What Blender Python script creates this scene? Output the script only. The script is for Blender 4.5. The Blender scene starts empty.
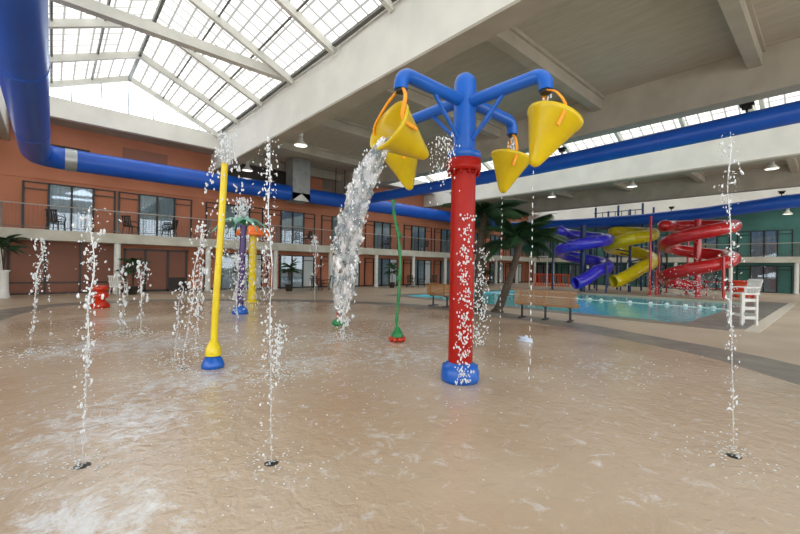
import bpy, math, random
from mathutils import Vector, Matrix, Euler, noise
random.seed(7)
S = bpy.context.scene
COL = S.collection
PI = math.pi

# ---------------------------------------------------------------- materials
def lin(h):
    h = h.lstrip('#'); c = [int(h[i:i+2], 16)/255 for i in (0, 2, 4)]
    return tuple((v/12.92 if v <= .04045 else ((v+.055)/1.055)**2.4) for v in c) + (1,)

def mat(name, c1, c2=None, rough=.5, scale=4, metal=0, bump=0, bscale=20, rvar=0, spec=.5, detail=4, trans=0, coat=0, stretch=None):
    m = bpy.data.materials.new(name); m.use_nodes = True
    nt = m.node_tree; N = nt.nodes; L = nt.links
    b = N['Principled BSDF']
    b.inputs['Roughness'].default_value = rough
    b.inputs['Metallic'].default_value = metal
    b.inputs['Specular IOR Level'].default_value = spec
    b.inputs['Transmission Weight'].default_value = trans
    b.inputs['Coat Weight'].default_value = coat
    tc = N.new('ShaderNodeTexCoord')
    src = tc.outputs['Object']
    if stretch:
        mp = N.new('ShaderNodeMapping'); mp.inputs['Scale'].default_value = stretch
        L.new(src, mp.inputs['Vector']); src = mp.outputs['Vector']
    n = N.new('ShaderNodeTexNoise'); n.inputs['Scale'].default_value = scale; n.inputs['Detail'].default_value = detail
    L.new(src, n.inputs['Vector'])
    r = N.new('ShaderNodeValToRGB')
    r.color_ramp.elements[0].position = .35; r.color_ramp.elements[1].position = .65
    r.color_ramp.elements[0].color = lin(c1); r.color_ramp.elements[1].color = lin(c2 or c1)
    L.new(n.outputs['Fac'], r.inputs['Fac']); L.new(r.outputs['Color'], b.inputs['Base Color'])
    if rvar:
        mr = N.new('ShaderNodeMapRange'); mr.inputs['To Min'].default_value = max(0, rough-rvar); mr.inputs['To Max'].default_value = rough+rvar
        L.new(n.outputs['Fac'], mr.inputs['Value']); L.new(mr.outputs['Result'], b.inputs['Roughness'])
    if bump:
        n2 = N.new('ShaderNodeTexNoise'); n2.inputs['Scale'].default_value = bscale; n2.inputs['Detail'].default_value = 3
        L.new(src, n2.inputs['Vector'])
        bp = N.new('ShaderNodeBump'); bp.inputs['Strength'].default_value = bump; bp.inputs['Distance'].default_value = .05
        L.new(n2.outputs['Fac'], bp.inputs['Height']); L.new(bp.outputs['Normal'], b.inputs['Normal'])
    return m

M = {}
M['blue'] = mat('blue_gloss_paint', '#0b57b4', '#125fbe', .3, 2)
M['red'] = mat('red_gloss_paint', '#9c0e02', '#a41404', .4, 3, spec=.25)
M['yellow'] = mat('yellow_moulded_plastic', '#d6ba04', '#caac00', .34, 3)
M['strap'] = mat('amber_strap', '#f0a010', '#e89008', .45)
M['yellow_pole'] = mat('yellow_gloss_paint', '#e6cf10', '#dcc010', .3, 3)
M['purple'] = mat('purple_gloss_paint', '#3a1c5a', '#44246a', .3)
M['teal_leaf'] = mat('teal_leaf_paint', '#7fb09c', '#62998a', .35, 4)
M['orange_shell'] = mat('orange_shell', '#f07820', '#e86a1a', .35)
M['green'] = mat('green_gloss_paint', '#0e8040', '#0a6a38', .3)
M['hydrant'] = mat('orange_red_paint', '#c42c0a', '#b82808', .3)
M['duct'] = mat('blue_duct_skin', '#0a4eb4', '#0e56bc', .38, 1.2, bump=.05, bscale=2)
M['galv'] = mat('galvanised_sheet', '#b4b8b6', '#a0a4a4', .35, 3, metal=.6)
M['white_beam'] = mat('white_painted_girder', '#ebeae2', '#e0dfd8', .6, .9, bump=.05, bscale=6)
M['beige_ceiling'] = mat('beige_plank_ceiling', '#b8b0a0', '#aea696', .8, 1.2, bump=.12, bscale=3, stretch=(6, 1, 1))
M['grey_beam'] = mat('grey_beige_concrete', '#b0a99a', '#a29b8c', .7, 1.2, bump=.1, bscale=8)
M['rafter'] = mat('white_painted_rafter', '#deded6', '#d0d0c8', .5, 2)
M['mullion'] = mat('grey_mullion', '#7c7e78', '#6c6e6a', .5)
M['orange_wall'] = mat('orange_stucco', '#b9775a', '#ac6d50', .8, .7, bump=.1, bscale=30)
M['brown_panel'] = mat('rust_brown_panel', '#8a5a46', '#7e503e', .6, .6)
M['teal_wall'] = mat('teal_stucco', '#4c7f78', '#42726b', .8, .7)
M['vent'] = mat('dark_brown_metal', '#2c2420', '#352b26', .6)
M['grey_wall'] = mat('grey_louver_metal', '#454039', '#3a3630', .7, stretch=(1, 1, 8))
M['slab'] = mat('cream_painted_concrete', '#c6c4b6', '#b4b1a2', .7, 1.5)
M['column'] = mat('white_column_paint', '#dcdcd4', '#d0d0c8', .6)
M['dark_frame'] = mat('dark_bronze_frame', '#1c1a18', '#242220', .4)
M['rail'] = mat('brushed_rail', '#6c6a66', '#5c5a58', .4, metal=.3)
M['curtain'] = mat('pale_grey_curtain', '#ccd4d4', '#bcc6c8', .8, 3, stretch=(8, 8, .1))
M['deck'] = mat('tan_pool_deck', '#cbb9a2', '#baa790', .42, .5, rvar=.12, bump=.04, bscale=14)
M['band'] = mat('grey_gutter_band', '#8a8378', '#78726a', .4, 2, rvar=.1)
M['dark_deck'] = mat('dark_grey_wet_deck', '#7f7a72', '#6e6a64', .4, 1.5, rvar=.1)
M['cream_line'] = mat('cream_deck_line', '#d8d0c0', '#ccc4b4', .5)
M['wood'] = mat('varnished_bench_wood', '#a87848', '#976838', .45, 3, stretch=(1, 1, 14))
M['black'] = mat('black_metal', '#141414', '#1c1c1c', .4)
M['white_plastic'] = mat('white_plastic', '#e4e4e0', '#d8d8d4', .4)
M['trunk'] = mat('palm_trunk_bark', '#5c5044', '#3e362e', .9, 9, bump=.6, bscale=14, stretch=(1, 1, 4))
M['frond'] = mat('dark_green_frond', '#1e3a22', '#2c4c2c', .5, 5)
M['pot'] = mat('dark_pot', '#33302c', '#403c36', .5)
M['slide_blue'] = mat('blue_violet_fibreglass', '#3028bc', '#3a34c8', .28, coat=.5)
M['slide_yellow'] = mat('yellow_fibreglass', '#e0cc10', '#d4be0c', .28, coat=.5)
M['slide_red'] = mat('red_fibreglass', '#c4141c', '#b81018', .28, coat=.5)
M['navy'] = mat('navy_steel', '#16305c', '#1a3868', .4)
M['barrier'] = mat('orange_barrier_plastic', '#e8501c', '#dc4818', .5)
M['lamp'] = mat('white_enamel', '#e8e8e4', '#dcdcd8', .35)
M['pool_tile'] = mat('pale_blue_basin', '#6cc8d8', '#5cbccc', .5, 1)
M['dark_water_nozzle'] = mat('dark_brass_nozzle', '#3a3630', '#2c2a26', .4, metal=.5)
M['foam_float'] = mat('pale_blue_float', '#c4d4f0', '#dce4f4', .4)

def pad_material():
    m = bpy.data.materials.new('wet_tan_splash_pad'); m.use_nodes = True
    nt = m.node_tree; N = nt.nodes; L = nt.links; b = N['Principled BSDF']
    tc = N.new('ShaderNodeTexCoord')
    a = N.new('ShaderNodeTexNoise'); a.inputs['Scale'].default_value = .45; a.inputs['Detail'].default_value = 5
    c = N.new('ShaderNodeTexNoise'); c.inputs['Scale'].default_value = 40; c.inputs['Detail'].default_value = 2
    L.new(tc.outputs['Object'], a.inputs['Vector']); L.new(tc.outputs['Object'], c.inputs['Vector'])
    r = N.new('ShaderNodeValToRGB'); e = r.color_ramp.elements
    e[0].position = .3; e[0].color = lin('#b89f84'); e[1].position = .7; e[1].color = lin('#c6b59f')
    L.new(a.outputs['Fac'], r.inputs['Fac'])
    mx = N.new('ShaderNodeMix'); mx.data_type = 'RGBA'; mx.blend_type = 'MULTIPLY'; mx.inputs['Factor'].default_value = .25
    L.new(r.outputs['Color'], mx.inputs['A']); L.new(c.outputs['Color'], mx.inputs['B'])
    # thin white foam lying round the jets
    acc = None
    for (px, py, rad, amt) in ((.12, 2.9, .75, 1.0), (.55, 4.6, 1.1, .8), (1.5, 5.6, 1.2, .8), (.5, 8.9, 1.3, .9), (1.7, 8.6, 1.5, .9), (1.2, 12.5, 1.5, .7), (3.0, 5.6, 1.1, .7), (4.6, 7.2, 1.6, .65), (4.6, 5.2, 1.4, .6), (2.2, 2.6, .5, .35), (6.6, 2.5, 1.1, .4), (7, 6.5, 1.6, .5)):
        dn = N.new('ShaderNodeVectorMath'); dn.operation = 'DISTANCE'; L.new(tc.outputs['Object'], dn.inputs[0]); dn.inputs[1].default_value = (px, py, 0)
        m1 = N.new('ShaderNodeMapRange'); m1.inputs['From Min'].default_value = 0; m1.inputs['From Max'].default_value = rad; m1.inputs['To Min'].default_value = amt; m1.inputs['To Max'].default_value = 0
        L.new(dn.outputs['Value'], m1.inputs['Value'])
        if acc is None: acc = m1.outputs[0]
        else:
            mm = N.new('ShaderNodeMath'); mm.operation = 'MAXIMUM'; L.new(acc, mm.inputs[0]); L.new(m1.outputs[0], mm.inputs[1]); acc = mm.outputs[0]
    fn = N.new('ShaderNodeTexNoise'); fn.inputs['Scale'].default_value = 5; fn.inputs['Detail'].default_value = 9; fn.inputs['Roughness'].default_value = .78; fn.inputs['Distortion'].default_value = .6
    L.new(tc.outputs['Object'], fn.inputs['Vector'])
    sm = N.new('ShaderNodeMath'); sm.operation = 'MULTIPLY_ADD'; L.new(acc, sm.inputs[0]); sm.inputs[1].default_value = .22; L.new(fn.outputs['Fac'], sm.inputs[2])
    mf = N.new('ShaderNodeMapRange'); mf.inputs['From Min'].default_value = .56; mf.inputs['From Max'].default_value = .72; mf.inputs['To Min'].default_value = 0; mf.inputs['To Max'].default_value = .75
    L.new(sm.outputs[0], mf.inputs['Value'])
    fm = N.new('ShaderNodeMix'); fm.data_type = 'RGBA'; L.new(mf.outputs[0], fm.inputs['Factor']); L.new(r.outputs['Color'], fm.inputs['A']); fm.inputs['B'].default_value = (.78, .82, .86, 1)
    L.new(fm.outputs['Result'], b.inputs['Base Color'])
    mr = N.new('ShaderNodeMapRange'); mr.inputs['From Min'].default_value = .35; mr.inputs['From Max'].default_value = .65
    mr.inputs['To Min'].default_value = .1; mr.inputs['To Max'].default_value = .26
    L.new(a.outputs['Fac'], mr.inputs['Value']); L.new(mr.outputs['Result'], b.inputs['Roughness'])
    w = N.new('ShaderNodeTexNoise'); w.inputs['Scale'].default_value = 7; w.inputs['Detail'].default_value = 3; w.inputs['Distortion'].default_value = .8
    L.new(tc.outputs['Object'], w.inputs['Vector'])
    bp = N.new('ShaderNodeBump'); bp.inputs['Strength'].default_value = .3; bp.inputs['Distance'].default_value = .04
    L.new(w.outputs['Fac'], bp.inputs['Height'])
    b2 = N.new('ShaderNodeBump'); b2.inputs['Strength'].default_value = .35; b2.inputs['Distance'].default_value = .01
    L.new(c.outputs['Fac'], b2.inputs['Height']); L.new(bp.outputs['Normal'], b2.inputs['Normal'])
    L.new(b2.outputs['Normal'], b.inputs['Normal'])
    b.inputs['Specular IOR Level'].default_value = .85
    return m
M['pad'] = pad_material()

def water_material(name, col, rough, trans, bump=0, bscale=3):
    m = mat(name, col, col, rough, 2, trans=trans, bump=bump, bscale=bscale)
    m.node_tree.nodes['Principled BSDF'].inputs['IOR'].default_value = 1.33
    return m
M['drop'] = water_material('white_water_drops', '#f4f8fa', .12, .35)
M['stream'] = water_material('clear_water_stream', '#f4f8fa', .08, .75)
M['pour'] = mat('frothy_pouring_water', '#9aa5aa', '#ffffff', .12, 11, detail=4, trans=.7, bump=.5, bscale=12, stretch=(1, 1, .55))
M['pour'].node_tree.nodes['Principled BSDF'].inputs['IOR'].default_value = 1.33
M['pour'].node_tree.nodes['Color Ramp'].color_ramp.elements[0].position = .42; M['pour'].node_tree.nodes['Color Ramp'].color_ramp.elements[1].position = .56
M['foam'] = water_material('thin_foam', '#e8ecec', .3, .3)
M['pool'] = water_material('pool_water', '#6ad2dc', .06, .1, bump=.35, bscale=2.2)

def glass_material():
    m = bpy.data.materials.new('dark_window_glass'); m.use_nodes = True
    nt = m.node_tree; N = nt.nodes; L = nt.links; N.remove(N['Principled BSDF'])
    t = N.new('ShaderNodeBsdfTransparent'); t.inputs['Color'].default_value = (.74, .79, .82, 1)
    g = N.new('ShaderNodeBsdfGlossy'); g.inputs['Roughness'].default_value = .03; g.inputs['Color'].default_value = (.85, .92, 1, 1)
    mx = N.new('ShaderNodeMixShader'); mx.inputs['Fac'].default_value = .1
    L.new(t.outputs[0], mx.inputs[1]); L.new(g.outputs[0], mx.inputs[2]); L.new(mx.outputs[0], N['Material Output'].inputs['Surface'])
    return m
M['glass'] = glass_material()

SKY = 1.0
def skylight_material(name, lo, hi, line):
    m = bpy.data.materials.new(name); m.use_nodes = True
    nt = m.node_tree; N = nt.nodes; L = nt.links; N.remove(N['Principled BSDF'])
    tc = N.new('ShaderNodeTexCoord'); sp = N.new('ShaderNodeSeparateXYZ'); L.new(tc.outputs['Object'], sp.inputs[0])
    def grid(out, size, w):
        d = N.new('ShaderNodeMath'); d.operation = 'DIVIDE'; L.new(out, d.inputs[0]); d.inputs[1].default_value = size
        f = N.new('ShaderNodeMath'); f.operation = 'FRACT'; L.new(d.outputs[0], f.inputs[0])
        l = N.new('ShaderNodeMath'); l.operation = 'LESS_THAN'; L.new(f.outputs[0], l.inputs[0]); l.inputs[1].default_value = w
        return l.outputs[0]
    a = grid(sp.outputs['X'], .45, .15); b = grid(sp.outputs['Y'], .5, .14)
    mx = N.new('ShaderNodeMath'); mx.operation = 'MAXIMUM'; L.new(a, mx.inputs[0]); L.new(b, mx.inputs[1])
    n = N.new('ShaderNodeTexNoise'); n.inputs['Scale'].default_value = .8; n.inputs['Detail'].default_value = 3
    L.new(tc.outputs['Object'], n.inputs['Vector'])
    r = N.new('ShaderNodeMapRange'); r.inputs['From Min'].default_value = .35; r.inputs['From Max'].default_value = .65
    r.inputs['To Min'].default_value = lo; r.inputs['To Max'].default_value = hi; L.new(n.outputs['Fac'], r.inputs['Value'])
    e1 = N.new('ShaderNodeEmission'); e1.inputs['Color'].default_value = (1, .995, .955, 1); L.new(r.outputs['Result'], e1.inputs['Strength'])
    e2 = N.new('ShaderNodeEmission'); e2.inputs['Color'].default_value = (1, .99, .93, 1); e2.inputs['Strength'].default_value = line
    ms = N.new('ShaderNodeMixShader'); L.new(mx.outputs[0], ms.inputs['Fac']); L.new(e1.outputs[0], ms.inputs[1]); L.new(e2.outputs[0], ms.inputs[2])
    L.new(ms.outputs[0], N['Material Output'].inputs['Surface'])
    return m
M['skylight'] = skylight_material('translucent_fibreglass_skylight', 1.05, 1.6, .42)

# ---------------------------------------------------------------- mesh builder
_ICO = None
def ico_template():
    global _ICO
    if _ICO is None:
        t = (1+5**.5)/2
        v = [Vector(p).normalized() for p in [(-1,t,0),(1,t,0),(-1,-t,0),(1,-t,0),(0,-1,t),(0,1,t),(0,-1,-t),(0,1,-t),(t,0,-1),(t,0,1),(-t,0,-1),(-t,0,1)]]
        f = [(0,11,5),(0,5,1),(0,1,7),(0,7,10),(0,10,11),(1,5,9),(5,11,4),(11,10,2),(10,7,6),(7,1,8),(3,9,4),(3,4,2),(3,2,6),(3,6,8),(3,8,9),(4,9,5),(2,4,11),(6,2,10),(8,6,7),(9,8,1)]
        cache = {}; nf = []
        def mid(a, b):
            k = (min(a, b), max(a, b))
            if k not in cache:
                v.append(((v[a]+v[b])/2).normalized()); cache[k] = len(v)-1
            return cache[k]
        for a, b, c in f:
            x, y, z = mid(a, b), mid(b, c), mid(c, a)
            nf += [(a, x, z), (b, y, x), (c, z, y), (x, y, z)]
        _ICO = (v, nf)
    return _ICO

class MB:
    def __init__(self): self.v = []; self.f = []; self.sm = []
    def add(self, vs, fs, smooth=False):
        o = len(self.v); self.v += [tuple(p) for p in vs]; self.f += [tuple(i+o for i in f) for f in fs]; self.sm += [smooth]*len(fs)
        return self
    def box(self, c, s, rot=None, bev=0):
        x, y, z = s[0]/2, s[1]/2, s[2]/2
        if bev > 0 and min(x, y, z) > bev*1.05:
            b = bev; P = []
            for sz in (-1, 1):
                for (a, d) in ((x-b, y-b),):
                    pass
            rings = []
            for (zz, k) in ((-z, b), (-z+b, 0), (z-b, 0), (z, b)):
                X, Y = x-k, y-k
                bb = b if k == 0 else 0
                if k == 0: ring = [(-X, -Y+b), (-X+b, -Y), (X-b, -Y), (X, -Y+b), (X, Y-b), (X-b, Y), (-X+b, Y), (-X, Y-b)]
                else: ring = [(-X, -Y+.3*b), (-X+.3*b, -Y), (X-.3*b, -Y), (X, -Y+.3*b), (X, Y-.3*b), (X-.3*b, Y), (-X+.3*b, Y), (-X, Y-.3*b)]
                rings.append([(p[0], p[1], zz) for p in ring])
            vs = [p for r in rings for p in r]; fs = [tuple(range(7, -1, -1)), tuple(range(24, 32))]
            for i in range(3):
                for j in range(8): fs.append((i*8+j, i*8+(j+1) % 8, (i+1)*8+(j+1) % 8, (i+1)*8+j))
        else:
            vs = [(-x,-y,-z),(x,-y,-z),(x,y,-z),(-x,y,-z),(-x,-y,z),(x,-y,z),(x,y,z),(-x,y,z)]
            fs = [(0,3,2,1),(4,5,6,7),(0,1,5,4),(1,2,6,5),(2,3,7,6),(3,0,4,7)]
        R = Euler(rot).to_matrix() if rot else Matrix.Identity(3)
        return self.add([R @ Vector(p) + Vector(c) for p in vs], fs)
    def span(self, a, b): # axis aligned box from corner to corner
        return self.box([(a[i]+b[i])/2 for i in range(3)], [abs(b[i]-a[i]) for i in range(3)])
    def tube(self, path, rad, n=12, cap=True, ell=None):
        P = [Vector(p) for p in path]; k = len(P)
        R = list(rad) if isinstance(rad, (list, tuple)) else [rad]*k
        T = [(P[min(i+1, k-1)]-P[max(i-1, 0)]).normalized() for i in range(k)]
        up = Vector((0, 0, 1)) if abs(T[0].z) < .95 else Vector((1, 0, 0))
        u = (up - T[0]*up.dot(T[0])).normalized(); vs = []
        for i in range(k):
            u = (u - T[i]*u.dot(T[i])).normalized(); w = T[i].cross(u)
            for j in range(n):
                a = 2*PI*j/n
                vs.append(P[i] + (u*math.cos(a)*(ell or 1) + w*math.sin(a))*R[i])
        fs = [(i*n+j, i*n+(j+1) % n, (i+1)*n+(j+1) % n, (i+1)*n+j) for i in range(k-1) for j in range(n)]
        self.add(vs, fs, True)
        if cap:
            self.add(vs[:n], [tuple(range(n-1, -1, -1))]); self.add(vs[-n:], [tuple(range(n))])
        return self
    def lathe(self, prof, c=(0, 0, 0), n=24, axis=None):
        vs = []; k = len(prof)
        Q = Vector((0, 0, 1)).rotation_difference(Vector(axis).normalized()).to_matrix() if axis else Matrix.Identity(3)
        for r, z in prof:
            for j in range(n):
                a = 2*PI*j/n; vs.append(Q @ Vector((r*math.cos(a), r*math.sin(a), z)) + Vector(c))
        fs = [(i*n+j, i*n+(j+1) % n, (i+1)*n+(j+1) % n, (i+1)*n+j) for i in range(k-1) for j in range(n)]
        return self.add(vs, fs, True)
    def blob(self, c, s, jag=.25):
        v, f = ico_template(); R = Euler((random.uniform(-1, 1), random.uniform(-1, 1), random.uniform(0, 6))).to_matrix()
        q = Vector((random.random()*50, random.random()*50, 0))
        return self.add([R @ Vector((p.x*s[0], p.y*s[1], p.z*s[2]))*(1+jag*noise.noise(p*1.6+q)*2) + Vector(c) for p in v], f, True)
    def drop(self, c, s):
        v, f = ico_template()
        return self.add([Vector((p.x*s[0]+c[0], p.y*s[1]+c[1], p.z*s[2]+c[2])) for p in v], f, True)
    def prism(self, poly, z0, z1):
        n = len(poly); vs = [(x, y, z0) for x, y in poly]+[(x, y, z1) for x, y in poly]
        return self.add(vs, [tuple(range(n-1, -1, -1)), tuple(range(n, 2*n))]+[(i, (i+1) % n, n+(i+1) % n, n+i) for i in range(n)])
    def build(self, name, m, parent=None, loc=None, kind=None):
        me = bpy.data.meshes.new(name); me.from_pydata(self.v, [], self.f); me.update()
        me.polygons.foreach_set('use_smooth', self.sm)
        me.materials.append(m if not isinstance(m, str) else M[m])
        o = bpy.data.objects.new(name, me); COL.objects.link(o)
        if parent: o.parent = parent
        if loc: o.location = loc
        if kind: o['kind'] = kind
        elif parent and name in ('droplets', 'splash_foam', 'spray', 'water_curtain'): o['kind'] = 'stuff'
        return o

def tag(o, label, cat, group=None, kind=None):
    o['label'] = label; o['category'] = cat
    if group: o['group'] = group
    if kind: o['kind'] = kind
    return o
def thing(name, label, cat, loc=(0, 0, 0), rz=0, group=None):
    o = bpy.data.objects.new(name, None); o.empty_display_size = .2; COL.objects.link(o)
    o.location = loc; o.rotation_euler = (0, 0, rz)
    return tag(o, label, cat, group)
def struct(name, mb, m, loc=None): return mb.build(name, m, None, loc, 'structure')
def copy_tree(o, loc=None, rz=None, label=None, group=None, parent=None):
    c = o.copy(); COL.objects.link(c)
    if parent: c.parent = parent
    for ch in kids.get(o.name, [x for x in bpy.data.objects if x.parent == o]): copy_tree(ch, parent=c)
    if loc is not None: c.location = loc
    if rz is not None: c.rotation_euler = (0, 0, rz)
    if label: c['label'] = label
    if group: c['group'] = group
    return c
kids = {}
def remember(o): # children lists, so copying stays quick
    kids[o.name] = [x for x in bpy.data.objects if x.parent == o]
    for k in kids[o.name]: remember(k)
def lerp_path(pts, n):
    """Catmull-Rom through pts, n samples per span."""
    P = [Vector(p) for p in pts]; P = [P[0]*2-P[1]]+P+[P[-1]*2-P[-2]]; out = []
    for i in range(1, len(P)-2):
        for k in range(n):
            t = k/n; a, b, c, d = P[i-1:i+3]
            out.append(.5*((2*b)+(c-a)*t+(2*a-5*b+4*c-d)*t*t+(3*b-a-3*c+d)*t**3))
    out.append(P[-2]); return out

# ---------------------------------------------------------------- the hall
YW, YB = 24.3, 22.9          # orange wall, balcony edge
XW, XB = 44.0, 42.4          # teal wall, its balcony edge
Y0, X0 = -13.0, -11.0
GX = [-1.5, 6.8, 15.8, 24.4, 33.2, 41.9]
ZG, ZC, ZT = 6.86, 8.1, 8.72  # girder bottom, flat ceiling, girder top

# floor with the pool hole
PX0, PX1, PY0, PY1 = 14.3, 27.9, 3.0, 15.8
f = MB()
f.span((X0-.3, Y0-.3, -.3), (PX0, YW+.3, 0)); f.span((PX1, Y0-.3, -.3), (XW+.3, YW+.3, 0))
f.span((PX0, Y0-.3, -.3), (PX1, PY0, 0)); f.span((PX0, PY1, -.3), (PX1, YW+.3, 0))
struct('floor', f, 'deck')
pad_pts = [(-1.2, 11.5), (-.95, 13.83), (-.48, 16.0), (.6, 17.6), (2.24, 18.0), (4.5, 17.2), (6.85, 15.8), (9.0, 13.8), (10.2, 11.4), (10.65, 9.6), (10.72, 7.5), (10.35, 5), (9.86, 3.76), (8.99, 1.65), (7.76, .3), (5.5, -2), (2, -4), (-3, -4.5), (-6, -2), (-6.5, 2), (-5, 6), (-2.5, 8.8)]
loop = [Vector((a, b, 0)) for a, b in pad_pts]
def closed(pts, n):
    out = []; k = len(pts)
    for i in range(k):
        a, b, c, d = pts[i-1], pts[i], pts[(i+1) % k], pts[(i+2) % k]
        for j in range(n):
            t = j/n; out.append(.5*((2*b)+(c-a)*t+(2*a-5*b+4*c-d)*t*t+(3*b-a-3*c+d)*t**3))
    return out
edge = closed(loop, 6)
def offset(pts, dist):
    out = []; k = len(pts)
    for i in range(k):
        t = (pts[(i+1) % k]-pts[i-1]).normalized(); nrm = Vector((-t.y, t.x, 0))
        out.append(pts[i]+nrm*dist)
    return out
outer = offset(edge, 1.15)
if sum((outer[i]-Vector((2, 7, 0))).length-(edge[i]-Vector((2, 7, 0))).length for i in range(len(edge))) < 0: outer = offset(edge, -1.15)
p = MB().prism([(q.x, q.y) for q in outer], -.05, .004); struct('trim_1', p, 'band')
p = MB().prism([(q.x, q.y) for q in edge], -.05, .009); o = struct('floor_splash_pad', p, 'pad')
# pale lip outside of the gutter band
lip = offset(outer, .0)
# pool surround: grey coping strip, dark apron, cream lines
c = MB(); c.span((13.55, 1.9, -.02), (PX0, PY1+.7, .006)); c.span((PX0, PY1, -.02), (PX1+.7, PY1+.7, .006)); c.span((PX1, PY0, -.02), (PX1+.5, PY1, .006))
struct('trim_2', c, 'band')
struct('floor_pool_apron', MB().span((PX0, 1.62, -.02), (29.2, PY0, .008)), 'dark_deck')
struct('trim_3', MB().span((13.9, 1.3, -.02), (29.4, 1.62, .009)), 'cream_line')
b = MB(); b.span((PX0-.02, PY0-.02, -1.5), (PX1+.02, PY1+.02, -1.4))
for a_, b_ in (((PX0-.1, PY0-.1, -1.5), (PX0, PY1+.1, -.01)), ((PX1, PY0-.1, -1.5), (PX1+.1, PY1+.1, -.01)), ((PX0, PY0-.1, -1.5), (PX1, PY0, -.01)), ((PX0, PY1, -1.5), (PX1, PY1+.1, -.01))): b.span(a_, b_)
struct('floor_pool_basin', b, 'pool_tile')
w = MB().span((PX0, PY0, -.5), (PX1, PY1, -.09)).build('pool_water', 'pool'); w['kind'] = 'structure'

# walls
struct('wall_left', MB().span((X0, YW, 0), (XW, YW+.3, ZT)), 'orange_wall')
struct('wall_right', MB().span((XW, Y0, 0), (XW+.3, YW+.3, ZT)), 'teal_wall')
# hall sides behind camera: low wall, header, glowing panes added as fill light
M['daylit'] = bpy.data.materials.new('daylit_frosted_glazing'); M['daylit'].use_nodes = True
_b = M['daylit'].node_tree.nodes['Principled BSDF']; _b.inputs['Emission Color'].default_value = (.95, .98, 1, 1); _b.inputs['Emission Strength'].default_value = 2.5; _b.inputs['Roughness'].default_value = .4
for nm, a_, b_ in (('wall_back', (X0, Y0-.3), (XW, Y0)), ('wall_near', (X0-.3, Y0-.3), (X0, YW+.3))):
    w_ = MB(); w_.span((a_[0], a_[1], 0), (b_[0], b_[1], .9)); w_.span((a_[0], a_[1], 7.4), (b_[0], b_[1], ZT+.2)); struct(nm, w_, 'white_beam')
w_ = MB().span((X0, Y0-.2, .9), (XW, Y0-.16, 7.4)); struct('window_back', w_, 'daylit')
w_ = MB().span((X0-.2, Y0, .9), (X0-.16, 15, 7.4)); struct('window_near', w_, 'daylit')
struct('wall_near_end', MB().span((X0-.3, 15, .9), (X0, YW+.3, 7.4)), 'white_beam')
w_ = MB()
for k in range(28): w_.span((X0+k*2-.05, Y0-.3, .9), (X0+k*2+.05, Y0, 7.4))
for k in range(14): w_.span((X0-.3, Y0+k*2-.05, .9), (X0, Y0+k*2+.05, 7.4))
struct('window_mullion', w_, 'mullion')  # bars over the added glowing panes, out of view

# girders
for i, x in enumerate(GX):
    g = MB(); wd = .5
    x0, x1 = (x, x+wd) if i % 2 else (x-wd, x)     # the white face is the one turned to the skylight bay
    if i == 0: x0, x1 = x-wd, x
    g.span((x0, Y0, ZG), (x1, YW, ZT))
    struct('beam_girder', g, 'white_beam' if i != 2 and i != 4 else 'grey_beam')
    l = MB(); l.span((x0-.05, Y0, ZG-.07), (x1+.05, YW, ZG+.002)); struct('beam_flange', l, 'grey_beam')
# flat bays with cross ribs
for (a, b_) in ((X0, GX[0]-.5), (GX[1]+.5, GX[2]-.5), (GX[3]+.5, GX[4]-.5), (GX[5]+.5, XW)):
    struct('ceiling', MB().span((a, Y0, ZC), (b_, YW, ZC+.3)), 'beige_ceiling')
    if b_-a < 3: continue
    for k in range(9):
        y = 23.75-4.42*k
        r = MB(); r.span((a, y-.16, ZC-.5), (b_, y+.16, ZC)); r.span((a, y-.24, ZC-.12), (b_, y+.24, ZC))
        struct('beam_rib', r, 'grey_beam')
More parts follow.
